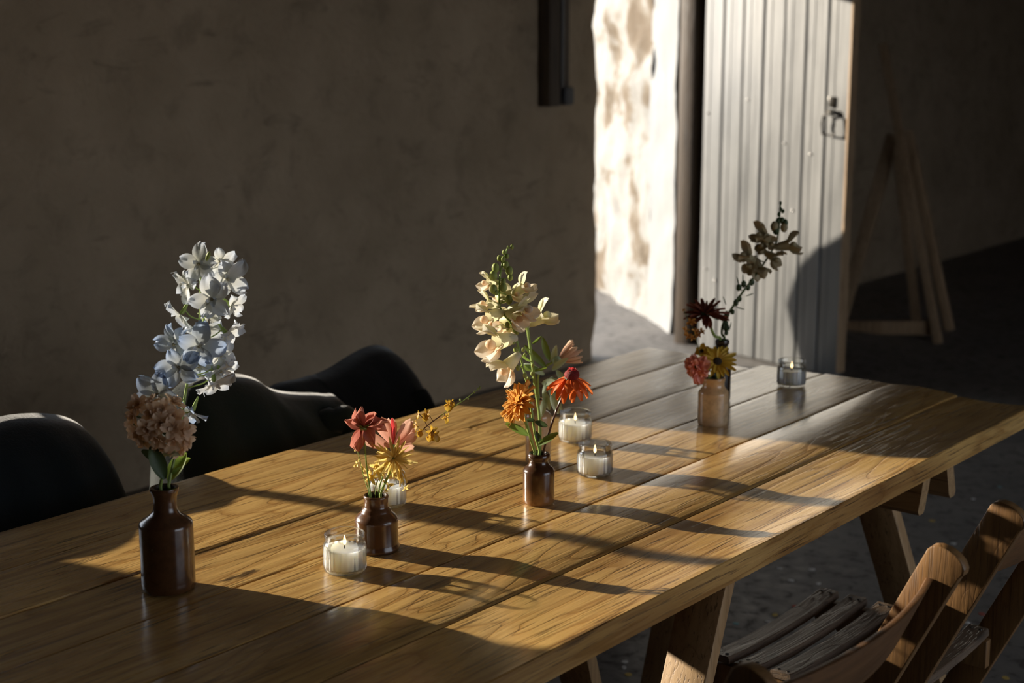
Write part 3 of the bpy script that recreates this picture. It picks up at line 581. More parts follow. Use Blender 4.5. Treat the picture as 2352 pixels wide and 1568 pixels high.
# ------------------------------------------------------------------ candles in ribbed glass jars
def ribf(a, r, z):
    if r < 0.0340 or not (0.004 < z < 0.047): return 0.0
    return 0.00075*math.cos(a*22)*min(1, (z-0.004)/0.006)*min(1, (0.047-z)/0.004)
JAR = MB().lathe([(0.0, 0.0), (0.030, 0.0), (0.0345, 0.0015), (0.0363, 0.005), (0.0368, 0.010), (0.0368, 0.025), (0.0368, 0.042), (0.0366, 0.047), (0.0358, 0.0505), (0.0335, 0.0530), (0.0328, 0.0550), (0.0335, 0.0565), (0.0345, 0.0585), (0.0345, 0.0615), (0.0352, 0.0635), (0.0352, 0.0665), (0.0340, 0.0680), (0.0322, 0.0675),
                  (0.0315, 0.065), (0.0312, 0.058), (0.0306, 0.0550), (0.0318, 0.0530), (0.0345, 0.0500), (0.0355, 0.046), (0.0356, 0.010), (0.0345, 0.0065), (0.030, 0.0045), (0.0, 0.0042)], 176, None, ribf).mesh('jar', sharp=60)
WAX = MB().lathe([(0.0, 0.0050), (0.0325, 0.0052), (0.0347, 0.008), (0.0350, 0.012), (0.0350, 0.036), (0.0349, 0.0400), (0.0345, 0.0422), (0.0330, 0.0410), (0.022, 0.0395), (0.0, 0.0390)], 176, None, ribf).mesh('wax', sharp=50)
WICK = MB().tube([(0, 0, 0.039), (0.0002, 0.0003, 0.044), (0.0008, 0.0006, 0.0475)], [0.0009, 0.0009, 0.0007], 6).mesh('wick')
FLAME = MB().lathe([(0.0002, 0.0455), (0.0022, 0.0475), (0.0033, 0.0505), (0.0030, 0.0540), (0.0018, 0.0585), (0.0006, 0.0625), (0.0001, 0.0640)], 12).mesh('flame')
for me_, m_ in ((JAR, 'glass'), (WAX, 'wax'), (WICK, 'wick'), (FLAME, 'flame')): me_.materials.append(M[m_])
for px, py, lab, s_ in ((793, 1311, 'lit candle in ribbed glass jar beside the squat ink bottle, in full sun', 1.0), (891, 1160, 'candle jar mostly hidden behind the ink bottle and its yellow blooms', 0.98),
                    (1321, 1012, 'lit candle jar just under the drooping orange-red flower', 1.0), (1366, 1090, 'lit candle in ribbed glass jar beside the small two-tone bottle', 1.0), (1817, 886, 'lit candle jar in shade alone near the far table end', 1.0)):
    p = onz(px, py, TZ); p.z = TZ+0.0015; T = Matrix.Translation(p) @ Matrix.Rotation(rnd.random()*6, 4, 'Z') @ Matrix.Scale(s_, 4)
    c = thing('candle_jar', lab, 'candle', p, 'candles in glass jars')
    for nm, me_ in (('jar', JAR), ('wax', WAX), ('wick', WICK), ('flame', FLAME)): put(nm, me_, None, c, T)

# ------------------------------------------------------------------ flower helpers
PC = {}
def petal(L, Wd, cup=0.2, curl=0.2, ruffle=0.0, tip=1.0, notch=0.0, base=0.15, seed=0, nu=6, nv=8, twist=0.0):
    key = (L, Wd, cup, curl, ruffle, tip, notch, base, seed, twist)
    if key in PC: return PC[key]
    vs = []; r = random.Random(seed)
    ph = r.random()*6
    for j in range(nv+1):
        t_ = j/nv; pr = base + (1-base)*math.sin(PI*min(1, t_**tip*0.62+0.02))**1.1 if t_ < 0.8 else None
        a = math.sin(PI*min(0.999, (t_**tip)*0.93+0.02))**0.62
        wv = Wd/2*max(base*(1-t_), a)
        for i in range(nu+1):
            u = 2*i/nu-1; x = u*wv; y = L*(t_ - notch*t_*t_*t_*(abs(u)**1.5)*-0.0 - notch*(t_**4)*(1-abs(u))*0.5)
            z = -curl*L*t_*t_ + cup*Wd*u*u*(0.3+0.7*t_) + ruffle*Wd*math.sin(u*5+ph+t_*3)*t_*t_
            tw = twist*t_; vs.append((x*math.cos(tw)-z*math.sin(tw)*0.0, y, z + x*math.sin(tw)))
    n = nu+1; me = MB().add(vs, [(j*n+i, j*n+i+1, (j+1)*n+i+1, (j+1)*n+i) for j in range(nv) for i in range(nu)]).mesh('petal', sharp=180)
    PC[key] = me; return me
MC = {}
def pobj(name, me, mat, parent, Mx):
    k = (me.name, mat.name)
    if k not in MC:
        if len(me.materials) == 0: me.materials.append(mat); MC[k] = me
        elif me.materials[0] == mat: MC[k] = me
        else: c = me.copy(); c.materials.clear(); c.materials.append(mat); MC[k] = c
    o = bpy.data.objects.new(name, MC[k]); return reg(o, Mx, parent)
def frame(c, nrm, spin=0.0):
    z = V(nrm).normalized(); ref = UP if abs(z.z) < 0.95 else R3; x = ref.cross(z).normalized(); y = z.cross(x)
    return Matrix.Translation(c) @ Matrix((x, y, z)).transposed().to_4x4() @ Matrix.Rotation(spin, 4, 'Z')
def whorl(parent, Fm, n, me, mat, elev, r0=0.0, a0=0.0, jit=0.1, arc=2*PI, z0=0.0, scale=1.0, name='petal', sj=0.12):
    for k in range(n):
        a = a0 + arc*k/n + rnd.uniform(-jit, jit); e = elev + rnd.uniform(-jit, jit); s_ = scale*(1+rnd.uniform(-sj, sj))
        Mx = Fm @ Matrix.Rotation(a, 4, 'Z') @ Matrix.Translation((0, r0, z0)) @ Matrix.Rotation(e, 4, 'X') @ Matrix.Rotation(rnd.uniform(-jit, jit), 4, 'Y') @ Matrix.Scale(s_, 4)
        pobj(name, me[k % len(me)] if isinstance(me, list) else me, mat, parent, Mx)
def stem(parent, pts, r0, r1, mat, name='stem'):
    sp_ = spline(pts, 6); n = len(sp_); MB().tube(sp_, [r0+(r1-r0)*i/(n-1) for i in range(n)], 7).obj(name, mat, parent); return sp_
def leafp(parent, p, d, nrm, L, Wd, mat, name='leaf', curl=0.25, cup=0.25, seed=1, ruffle=0.03, tip=1.0, notch=0.0, twist=0.0):
    y = V(d).normalized(); z = V(nrm); z = (z-y*z.dot(y)).normalized(); x = y.cross(z)
    Mx = Matrix.Translation(p) @ Matrix((x, y, z)).transposed().to_4x4()
    return pobj(name, petal(L, Wd, cup, curl, ruffle, tip, notch, 0.12, seed, 8, 8, twist), mat, parent, Mx)
def cam_pts(base_depth, lst): return [pt(q[0], q[1], base_depth + (q[2] if len(q) > 2 else 0)) for q in lst]
BL = 'cut flowers in the bottles'
def mouth(b, h, r, c):
    """two stem points: inside the bottle and in its mouth, r to the right and c toward the viewer of the axis"""
    return [b + R3*(r*.7) + TOC*(c*.7) + V((0, 0, h-0.028)), b + R3*r + TOC*c + V((0, 0, h-0.006)), b + R3*r*1.05 + TOC*c*1.05 + V((0, 0, h+0.006))]

# ---- delphinium in the tall bottle
D1 = depth_of(b1 + V((0, 0, 0.2))); DD = 0.045
fl = thing('delphinium', 'tall stem of pale blue and white delphinium in the tall brown bottle', 'flower', b1 + V((0, 0, 0.126)), BL)
st = stem(fl, mouth(b1, .174, .007, -.004) + cam_pts(D1, [(403, 1040, .02), (419, 949, .035), (428, 891, DD), (438, 846, DD), (457, 749, DD), (460, 667, DD), (462, 610, DD)]), 0.0032, 0.0015, M['stem'])
def delph_floret(px, py, off, f, size, pale, hang=0.0):
    c = pt(px, py, D1+off+DD); n_ = facing(*f); Fm = frame(c, n_, rnd.random()*6)
    # spur and eye as the floret's own mesh, pedicel reaching the stem
    near = min(st, key=lambda q: (q-c).length + abs(q.z-(c.z-0.012))*0.6)
    mb = MB(); back = c - n_*0.010
    mb.tube(spline([near, near*0.4+back*0.6+V((0, 0, -0.004)), back, c-n_*0.001], 4), [0.0011]*9+[0.0016, 0.002, 0.0022, 0.002], 6)
    mb.tube([c-n_*0.003, c-n_*0.013+V((0, 0, 0.004)), c-n_*0.022+V((0, 0, 0.007))], [0.004, 0.0028, 0.0010], 8)
    o = mb.obj('floret', M['stem'], fl)
    mt = M['delph_pale'] if pale else M['delph']
    pms = [petal(0.028*size, 0.0225*size, 0.2, 0.14*(1+s_*.3), 0.17, 1.1, 0.15, 0.2, s_, nu=8) for s_ in (1, 2, 3)]
    whorl(o, Fm, 5, pms, mt, 0.32+hang, 0.002, 0, 0.24, sj=0.15)
    whorl(o, Fm, 3, [petal(0.011*size, 0.007*size, 0.3, -0.1, 0.1, 1, 0, 0.3, 5)], M['delph_pale'], 0.75, 0.001, 0.5, 0.3, name='inner_petal')
    mb = MB(); mb.ball(c+n_*0.003, (0.0028, 0.0028, 0.0028)); put('eye', mb.mesh('eye'), M['delph_eye'], o)
for a in [(457, 607, -.02, (-.15, .25, 1), 1.2, 1), (431, 652, -.01, (-.8, -.2, .6), 1.1, 1), (505, 600, 0, (.5, -.1, .8), 0.9, 1), (522, 640, -.01, (.55, -.15, .8), 1.3, 1), (487, 686, -.035, (.1, -.1, 1), 1.35, 1),
          (532, 703, 0.02, (.9, -.4, .4), 0.9, 1), (414, 722, -.01, (-.75, -.75, .35), 1.15, 1), (470, 755, .01, (.2, -.6, .7), 1.15, 1), (521, 765, .0, (.8, -.5, .4), 1.15, 1), (402, 790, 0, (-.6, -.1, .8), 1.2, 0),
          (458, 795, -.04, (.1, -.05, 1), 1.35, 0), (456, 838, .01, (.2, -.7, .6), 0.9, 0), (505, 815, 0, (.7, -.1, .6), 1.05, 1), (411, 842, -.03, (-.1, .0, 1), 1.3, 0), (505, 850, 0.0, (.6, -.7, .5), 1.0, 1), (492, 878, -.01, (.25, -.9, .5), 1.15, 1),
          (520, 845, .03, (.9, -.2, .3), 0.8, 1), (363, 905, -.02, (-.25, .25, 1), 1.4, 0), (441, 945, .0, (-.4, -.7, .6), 1.0, 0), (477, 625, .04, (.1, .4, -.6), 1.0, 1), (480, 725, .04, (.5, 0, -.5), 1.0, 1), (430, 805, .04, (-.4, 0, -.7), 1.0, 0)]:
    delph_floret(*a)
MB().ball(pt(478, 588, D1), (0.0035, 0.0035, 0.009), Matrix.Rotation(0.5, 3, 'Y')).obj('bud', M['bud'], fl)
leafp(fl, st[14], facing(.7, .5, .1), TOC, 0.022, 0.008, M['leaf'])
# ---- peach stock beside it
fl = thing('peach_stock', 'shaded cluster of peach stock with two green leaves in the tall brown bottle', 'flower', b1+V((0.003, 0, 0.126)), BL)
st = stem(fl, mouth(b1, .174, -.004, .006)+cam_pts(D1-0.012, [(376, 1070), (372, 1020), (366, 975)]), 0.0032, 0.0022, M['stem'])
pms = [petal(0.0205, 0.0155, 0.12, 0.15, 0.08, 1.1, 0.2, 0.25, s_) for s_ in (11, 12)]
for (px, py, off, f) in [(318, 928, -.03, (-.5, .5, .9)), (309, 955, -.02, (-.8, .1, .7)), (318, 995, -.045, (-.4, -.1, 1)), (345, 950, -.05, (-.2, .3, 1)), (372, 940, -.05, (.1, .5, 1)), (397, 955, -.045, (.3, .4, 1)), (340, 985, -.06, (-.2, 0, 1)),
                         (368, 972, -.065, (.1, .1, 1)), (398, 985, -.06, (.3, .1, 1)), (422, 985, -.045, (.7, .1, .7)), (425, 1010, -.03, (.7, -.5, .6)), (360, 1005, -.055, (-.1, -.4, 1)), (395, 1012, -.05, (.2, -.4, 1)), (330, 1015, -.03, (-.5, -.6, .7)), (413, 1033, -.02, (.5, -.8, .5)), (345, 925, .0, (-.3, .8, .2)), (400, 925, .0, (.4, .7, .1)), (375, 1030, -.03, (0, -.7, .7)), (300, 975, 0, (-1, -.1, .2))]:
    c = pt(px, py, D1+off); n_ = facing(*f); q = st[-3]
    o = MB().tube([q, q*0.5+c*0.5-n_*0.006, c-n_*0.004, c], [0.0014, 0.0013, 0.002, 0.0024], 6).obj('floret', M['stem_dark'], fl)
    Fm = frame(c, n_, rnd.random()*6); whorl(o, Fm, 5, pms, M['stock'], 0.3, 0.001, 0, 0.2); whorl(o, Fm, 3, [petal(0.011, 0.010, 0.2, 0, 0.1, 1, 0.1, 0.3, 13)], M['stock'], 0.8, 0.0005, 0.4, 0.3)
leafp(fl, pt(388, 1105, D1+0.02), facing(.55, 1, -.5), facing(-.6, 0, 1), 0.055, 0.030, M['leaf'], curl=0.1, seed=3)
leafp(fl, pt(378, 1100, D1-0.03), facing(-.35, 1, 0), facing(.5, 0.1, 1), 0.058, 0.026, M['leaf_dark'], curl=0.1, seed=4)
leafp(fl, pt(382, 1068, D1-0.02), facing(-.9, .7, .2), facing(.3, .4, 1), 0.045, 0.016, M['leaf_dark'], seed=5); leafp(fl, pt(374, 1040, D1-0.02), facing(.8, .1, .4), facing(0, .6, .7), 0.03, 0.012, M['leaf_grey'], seed=6)
leafp(fl, pt(402, 1075, D1+0.04), facing(1, .8, .2), facing(-.2, .5, 1), 0.03, 0.014, M['leaf'], seed=7)

# ---- ink bottle flowers
D2 = depth_of(b2 + V((0, 0, 0.13))); m2 = b2+V((0, 0, 0.062))
fl = thing('withered_cosmos', 'withered red cosmos drooping on a thin stem in the ink bottle', 'flower', m2, BL)
st = stem(fl, mouth(b2, .101, -.009, .006)+cam_pts(D2, [(842, 1070), (837, 1010), (835, 988)]), 0.0016, 0.0014, M['stem'])
hc = pt(835, 982, D2); hd = MB().ball(hc, (0.009, 0.009, 0.006)).obj('calyx', M['bud'], fl)
whorl(hd, frame(hc, facing(-.1, -1, .2)), 7, [petal(0.014, 0.006, 0.2, 0.3, 0, 1, 0, 0.2, 21)], M['leaf'], -0.2, 0.004, name='sepal')
pm = [petal(0.034, 0.020, 0.5, 0.35, 0.16, 0.9, 0.1, 0.2, s_, twist=0.5) for s_ in (22, 23, 24)]
for (r_, u_, c_, nr) in [(-.5, .75, .3, (-.5, .2, .8)), (-.25, .8, .5, (-.4, .3, .8)), (-.75, .45, .3, (-.3, .4, .7)), (.75, .45, .3, (.1, .6, .7)), (1, .28, .1, (0, .8, .5)), (.45, .7, -.2, (0, .6, .7)), (-.65, -.85, .3, (-.5, .2, .8)), (-.3, -.9, .45, (-.1, .1, 1)), (.4, -.35, .5, (.3, .4, .8)), (.95, .5, -.3, (.1, .7, .3))]:
    leafp(hd, hc+facing(r_, u_, c_)*0.004, facing(r_, u_, c_), facing(*nr), rnd.uniform(.028, .037), 0.024, M['withered'], 'petal', curl=0.55, cup=0.55, seed=22+int(abs(r_)*10) % 3, ruffle=0.30, tip=1.2, twist=rnd.choice((-.9, .9)))
fl = thing('pink_cosmos', 'salmon pink cosmos with broad pleated petals in the ink bottle', 'flower', m2, BL)
st = stem(fl, mouth(b2, .101, .004, -.009)+cam_pts(D2+0.005, [(882, 1085, .012), (897, 1050, .024), (902, 1030, .03)]), 0.0015, 0.0014, M['stem'])
hc = pt(903, 1026, D2+0.035); hd = MB().ball(hc, (0.006, 0.006, 0.005)).obj('flower_centre', M['bud'], fl)
for (r_, u_, c_, L_, W_) in [(-.42, 1, .1, .058, .027), (-.10, 1, -.2, .050, .022), (.58, .85, .0, .058, .021), (.9, .45, -.1, .044, .02), (-1, .38, .1, .056, .028), (-.95, .1, -.3, .046, .022), (.75, .65, -.4, .05, .02), (.8, -.1, -.1, .036, .02)]:
    leafp(hd, hc+facing(r_, u_, c_)*0.003, facing(r_, u_, c_), facing(-r_*.4, -.25, 1), L_, W_, M['cosmos'], 'petal', curl=0.08, cup=0.15, seed=31, ruffle=0.06, tip=1.7, notch=0.2)
leafp(hd, hc+V((0, 0, .004)), facing(-.02, 1, .1), facing(.8, 0, .6), 0.05, 0.012, M['crimson'], 'petal', curl=0.05, seed=32)
fl = thing('yellow_chrysanthemum', 'shaggy pale yellow spider chrysanthemum leaning over the ink bottle rim', 'flower', m2, BL)
st = stem(fl, mouth(b2, .101, .009, .006)+cam_pts(D2-0.008, [(886, 1105), (897, 1080), (902, 1066)]), 0.0022, 0.0026, M['stem'])
hc = pt(904, 1052, D2-0.026); ax = facing(.1, .25, 1); hd = MB().ball(hc-ax*0.004, (0.007, 0.007, 0.006)).obj('calyx', M['bud'], fl); Fm = frame(hc, ax)
pm = [petal(0.036, 0.0062, 0.5, 0.25, 0.25, 0.9, 0, 0.4, s_, twist=0.8, nu=3, nv=7) for s_ in (41, 42, 43)]
whorl(hd, Fm, 20, pm, M['yellow'], 0.05, 0.003, 0, 0.28, sj=0.25); whorl(hd, Fm, 15, pm, M['yellow'], 0.55, 0.002, 0.1, 0.3, scale=0.8, sj=0.2); whorl(hd, Fm, 8, pm, M['yellow'], 1.0, 0.001, 0.1, 0.3, scale=0.55)
for k in range(12):
    r_ = rnd.uniform(.3, 1.0); leafp(hd, hc+facing(.5, -.5, 0)*0.01+V((rnd.uniform(-.006, .006), 0, rnd.uniform(-.01, .0))), facing(r_*0.5, -1, rnd.uniform(-.2, .4)), facing(1, .2, rnd.uniform(-.5, 1)), rnd.uniform(.022, .036), 0.0058, M['yellow'], 'petal', curl=0.1, cup=0.4, seed=41)
fl = thing('orchid_spray', 'arching spray of tiny yellow orchids reaching up from the ink bottle', 'flower', m2, BL)
lo = cam_pts(D2+0.062, [(878, 1085, -.035), (928, 1036, .0), (974, 984, .01), (1014, 953, .015)]); hi = cam_pts(D2+0.062, [(1014, 953, .015), (1041, 935, .02), (1072, 914, .02), (1100, 891, .02)])
s1 = stem(fl, mouth(b2, .101, -.003, -.012)+lo, 0.0013, 0.0011, M['stem_brown']); s2 = stem(fl, hi, 0.0011, 0.0007, M['stem'], 'stem_tip')
def orchid(px, py, off, f, sz=1.0):
    c = pt(px, py, D2+off+.05); n_ = facing(*f); near = min(s1+s2, key=lambda q: (q-c).length)
    o = MB().tube([near, near*.5+c*.5+V((0, 0, .003)), c], [0.0007, 0.0006, 0.0009], 5).obj('floret', M['stem_brown'], fl); Fm = frame(c, n_, rnd.random()*.6-.3)
    whorl(o, Fm, 5, [petal(0.0085*sz, 0.0045*sz, .2, .2, .2, 1, 0, .3, 51)], M['orchid'], .3, 0.0006, .4, .3); leafp(o, c, facing(f[0]*.3, -1, .4), n_, 0.014*sz, 0.015*sz, M['orchid'], 'lip', curl=0.1, seed=52)
for a in [(946, 997, .01, (-.3, .3, 1), 1.1), (980, 950, .02, (-.4, .5, .8), 1.0), (992, 990, .015, (.5, -.2, .9), 1.25), (1000, 998, .01, (.6, -.3, .8), 1.0), (1022, 955, .02, (.7, -.4, .5), 1.0), (1030, 928, .03, (.1, .6, .7), 1.0), (1037, 922, .03, (.3, .7, .5), .8), (965, 990, .0, (-.2, -.2, 1), .8), (955, 975, .03, (-.6, .3, .5), .8), (985, 1000, .02, (.2, -.6, .6), .8), (962, 950, .02, (-.9, .2, .4), .7), (930, 1000, .02, (-.5, .2, .7), .9)]: orchid(*a)
for px, py in ((1098, 893), (1102, 890), (1090, 900), (1075, 915), (1057, 918)): MB().ball(pt(px, py, D2+.082), (.0018, .0018, .0028)).obj('bud', M['bud'], fl)
fl = thing('yellow_sprig', 'wispy green sprig with curled yellow buds at the edge of the ink bottle', 'flower', m2, BL)
s1 = stem(fl, mouth(b2, .101, -.013, -.005)+cam_pts(D2+.02, [(836, 1095), (825, 1050, .006), (816, 1018, .012), (815, 1005, .012)]), 0.0012, 0.0007, M['stem']); s2 = stem(fl, mouth(b2, .101, -.001, .001)+cam_pts(D2+.006, [(866, 1108), (876, 1090), (884, 1072)]), 0.0009, 0.0006, M['stem'], 'side_stem')
s3 = stem(fl, mouth(b2, .101, .014, -.002)+cam_pts(D2+.006, [(895, 1118), (908, 1112), (920, 1108)]), .0006, .0005, M['stem_brown'], 'tendril')
def tiny(px, py, off, sz):
    c = pt(px, py, D2+off+.02); near = min(s1+s2+s3, key=lambda q: (q-c).length); o = MB().tube([near, (near+c)/2+V((0, 0, .002)), c], .0005, 5).obj('floret', M['stem'], fl)
    whorl(o, frame(c, facing(rnd.uniform(-1, 1), rnd.uniform(-.6, .6), .8), rnd.random()*6), 4, [petal(.012*sz, .006*sz, .5, .35, .2, 1, 0, .3, 55, twist=.6)], M['yellow'], .4, .0005, 0, .4)
for a in [(817, 1030, 0, .5), (820, 1065, 0, .7), (836, 1073, 0, .8), (864, 1070, -.01, 1.4), (850, 1090, -.01, 1.1), (855, 1098, -.01, 1.0), (880, 1075, -.01, 1.2), (893, 1112, -.01, 1.0), (884, 1124, -.012, .6), (815, 1008, 0, .5), (930, 1120, -.01, .6), (868, 1085, -.012, 1.2), (905, 1090, -.015, 1.0)]: tiny(*a)

# ---- snapdragons
def snap_floret(parent, c, axis, near, size, mt, lip, green):
    size *= 1.38
    """two-lipped flower: tube mesh with upper and lower lip lobes as petals"""
    ax = V(axis).normalized(); Fm = frame(c, ax); upv = (UP - ax*UP.dot(ax)).normalized()
    Lt = 0.020*size; tip = c + ax*Lt*0.0; b = c - ax*Lt
    mb = MB(); mb.tube([b, b+ax*Lt*.35, c-ax*Lt*.2, c], [0.0035*size, 0.0058*size, 0.0072*size, 0.0085*size], 12, cap=False)
    o = mb.obj('floret', mt, parent)
    MB().tube([near, (near+b)/2+V((0, 0, -.001)), b], [.0013, .0012, .0015], 6).obj('pedicel', green, o)
    whorl(o, frame(b, ax, rnd.random()), 5, [petal(0.009*size, 0.0055*size, .3, -.1, 0, 1, 0, .4, 61)], M['bud'] if green is M['stem'] else M['leaf_dark'], 1.1, .002*size, name='sepal')
    z = upv; x = ax.cross(z)
    for (dx_, du, w_, L_, m_, cl) in ((-.5, .85, .022, .020, mt, .3), (.5, .85, .022, .020, mt, .3), (-.8, -.6, .019, .017, lip, .5), (.8, -.6, .019, .017, lip, .5), (0, -1, .020, .018, lip, .5)):
        d = (ax*.75 + x*dx_*.8 + z*du).normalized(); nr = (ax*.9 - z*du*.8 - x*dx_*.5)
        leafp(o, c + (z*du + x*dx_)*0.005*size - ax*.002, d, nr*(-1 if du > 0 else -1), L_*size*(1+rnd.uniform(-.1, .1)), w_*size, m_, 'petal', curl=cl*(1 if True else 1), cup=.15, seed=63+int(dx_*10+10) % 4)
    q = c + ax*0.006*size - z*.001*size; put('palate', MB().ball(q, (.005*size, .0045*size, .0045*size), None, 10, 8).mesh('palate'), lip, o)
def bud(parent, c, near, r, mt, sm):
    o = MB().ball(c, (r*.85, r*.85, r*1.15), None, 10, 8).obj('bud', mt, parent)
    MB().tube([near, (near+c)/2, c], [.0011, .001, .001], 5).obj('pedicel', sm, o)
D3 = depth_of(b3 + V((0, 0, 0.2))); m3 = b3+V((0, 0, 0.072))
fl = thing('snapdragon', 'tall cream and peach snapdragon spike in sun above the small two-tone bottle', 'flower', m3, BL)
snap_main = fl
st = stem(fl, mouth(b3, .101, .001, .000)+cam_pts(D3, [(1229, 997, .012), (1215, 903, .004), (1198, 828), (1178, 751), (1152, 714), (1146, 679), (1150, 622), (1163, 576), (1168, 570)]), 0.0031, 0.0014, M['stem'])
def nr_(c): return min(st, key=lambda q: (q-c).length)
for px, py, off, r in [(1176, 567, 0, .0042), (1167, 568, 0, .003), (1158, 579, -.004, .0045), (1165, 588, 0, .0045), (1147, 593, 0, .0055), (1156, 595, -.006, .005), (1138, 615, 0, .0085), (1162, 609, 0, .0075), (1170, 622, 0, .0085), (1172, 637, 0, .006), (1133, 633, -.004, .009), (1156, 648, -.008, .006), (1156, 660, -.008, .0085), (1134, 664, -.008, .0085), (1169, 688, -.015, .0085), (1140, 672, -.01, .005)]:
    c = pt(px, py, D3+off); bud(fl, c, nr_(c+V((0, 0, -.006))), r, M['bud'], M['stem'])
for px, py, off, f, sz in [(1120, 648, 0, (-.9, .1, .35), .85), (1118, 697, -.005, (-1, .25, .2), .95), (1122, 728, -.01, (-.9, -.2, .5), 1.25), (1203, 660, .01, (.75, .65, .2), 1.0), (1180, 674, .01, (.8, .1, .3), .8), (1204, 708, -.012, (.85, .15, .55), 1.25), (1186, 727, -.01, (.7, -.2, .6), 1.1), (1140, 785, -.02, (-.85, -.1, .5), 1.6), (1165, 842, -.012, (-.75, -.75, .35), 1.3), (1150, 680, .02, (-.2, .2, -.9), 1.0), (1160, 735, .03, (-.3, -.2, -.8), 1.1), (1165, 760, .01, (-.4, -.3, .5), 1.0)]:
    c = pt(px, py, D3+off); snap_floret(fl, c, facing(*f), nr_(c-facing(*f)*.02*sz), sz, M['snap'], M['snap_lip'], M['stem'])
for px, py in ((1165, 745), (1188, 762), (1178, 785), (1184, 803), (1192, 818), (1206, 862), (1166, 752), (1190, 845)): c = pt(px, py, D3-.008); bud(fl, c, nr_(c), .005, M['bud'], M['stem'])
fl = thing('snapdragon', 'second green snapdragon stem with one white bloom beside the peach spike', 'flower', m3, BL)
st = stem(fl, mouth(b3, .101, .002, -.0105)+cam_pts(D3, [(1239, 960, .034), (1228, 880, .042), (1219, 810, .05), (1213, 765, .055), (1210, 745, .055)]), 0.0034, 0.0030, M['stem'])
for px, py, off, f, sz in [(1246, 727, .06, (.85, .5, .1), 1.25), (1214, 735, .075, (.2, .5, -.8), .9)]: c = pt(px, py, D3+off); snap_floret(fl, c, facing(*f), nr_(c-facing(*f)*.02), sz, M['snap'], M['snap'], M['stem'])
for px, py in ((1202, 803), (1206, 815), (1224, 838), (1213, 870), (1222, 858)): c = pt(px, py, D3+.044); bud(fl, c, nr_(c), .004, M['bud'], M['stem'])
for px, py, f in ((1222, 790, (.7, .6, .3)), (1218, 830, (-.6, .5, .4)), (1228, 850, (.8, .2, .4))): leafp(fl, pt(px, py, D3+.048), facing(*f), TOC, .025, .006, M['leaf'], seed=66)

# ---- pale aster in the tan bottle
D4 = depth_of(b4 + V((0, 0, 0.2))); m4 = b4+V((0, 0, 0.103))
fl = thing('pale_aster', 'pale pink aster seen side-on with grey-green leaves above the slim tan bottle', 'flower', m4, BL)
st = stem(fl, mouth(b4, .139, .0005, 0)+cam_pts(D4, [(1236, 900, .008), (1237, 860, -.01), (1255, 840, -.02), (1282, 826, -.03)]), .003, .0026, M['stem'])
hc = pt(1286, 826, D4-.03); ax = facing(.75, .35, -.25); hd = MB().ball(hc-ax*.006, (.011, .011, .011)).obj('calyx', M['leaf_grey'], fl)
pm = [petal(.044, .009, .4, -.2, .1, .9, 0, .4, s_, nu=3) for s_ in (71, 72)]
whorl(hd, frame(hc, ax), 22, pm, M['aster'], .95, .005, 0, .14); whorl(hd, frame(hc, ax), 16, pm, M['aster'], 1.15, .003, .1, .14, scale=.9)
for px, py, f, L_ in [(1262, 828, (-.3, 1, .3), .036), (1255, 845, (-.8, .9, .2), .045), (1270, 835, (.1, 1, .5), .03), (1268, 850, (.5, .6, .6), .035), (1250, 860, (-.6, .5, .6), .04), (1262, 870, (.7, -.2, .6), .035), (1245, 880, (.5, .3, .8), .03), (1278, 850, (.6, -.7, .6), .03), (1258, 885, (.5, -.8, .5), .04), (1248, 895, (.3, -.9, .5), .03), (1265, 905, (.4, -1, .3), .03), (1280, 845, (.3, .8, .6), .025), (1240, 850, (-.9, .3, .4), .03), (1270, 865, (-.5, -.6, .7), .03), (1255, 910, (-.3, -.8, .7), .032)]:
    leafp(fl, pt(px, py, D4-.025+rnd.uniform(-.015, .015)), facing(*f), facing(-.2, .5, 1), L_*1.45, .0145, M['leaf_grey'] if rnd.random() < .6 else M['leaf'], curl=.2, seed=73)
leafp(fl, pt(1262, 920, D4), facing(.9, .5, .2), facing(0, 1, .5), .022, .01, M['leaf'], seed=74)
# ---- orange-red coneflower
fl = thing('orange_coneflower', 'drooping orange-red coneflower on a dark stem leaning right from the small bottle', 'flower', m3, BL)
st = stem(fl, mouth(b3, .101, .0095, .003)+cam_pts(D3-.01, [(1262, 990, .012), (1281, 935), (1293, 910), (1304, 888)]), .0020, .0024, M['stem_brown'])
hc = pt(1310, 872, D3-.012); ax = facing(.25, 1, .35); hd = MB().ball(hc, (.013, .013, .013)).obj('calyx', M['leaf_dark'], fl)
put('cone', MB().ball(hc+ax*.012, (.015, .015, .011), None, 14, 10).mesh('cone'), M['cone_red'], hd)
pk = [petal(.007, .003, .3, 0, 0, 1, 0, .5, 81, nu=2, nv=3)]; whorl(hd, frame(hc+ax*.016, ax), 16, pk, M['crimson'], .9, .007, name='disc_floret'); whorl(hd, frame(hc+ax*.02, ax), 10, pk, M['crimson'], 1.2, .003, name='disc_floret')
for (r_, u_, c_, L_) in [(-1, .05, .35, .044), (-.75, -.75, .5, .045), (-.35, -.9, .5, .05), (-.15, -.2, 1, .034), (.1, -1, .35, .05), (.55, -.75, .6, .046), (.85, -.55, .35, .045), (1, -.25, .1, .046), (.9, .05, -.4, .04), (-.7, .1, -.5, .04), (-.9, -.35, .1, .042), (.3, -.1, .9, .03), (.1, 0, -1, .04)]:
    d = facing(r_, u_-.45, c_); leafp(hd, hc+facing(r_, .4, c_)*.010, d, facing(r_*.6, .7, c_*.6+.2), L_, .0165, M['scarlet'], 'petal', curl=.18, cup=.2, seed=82+int(L_*1000) % 2)
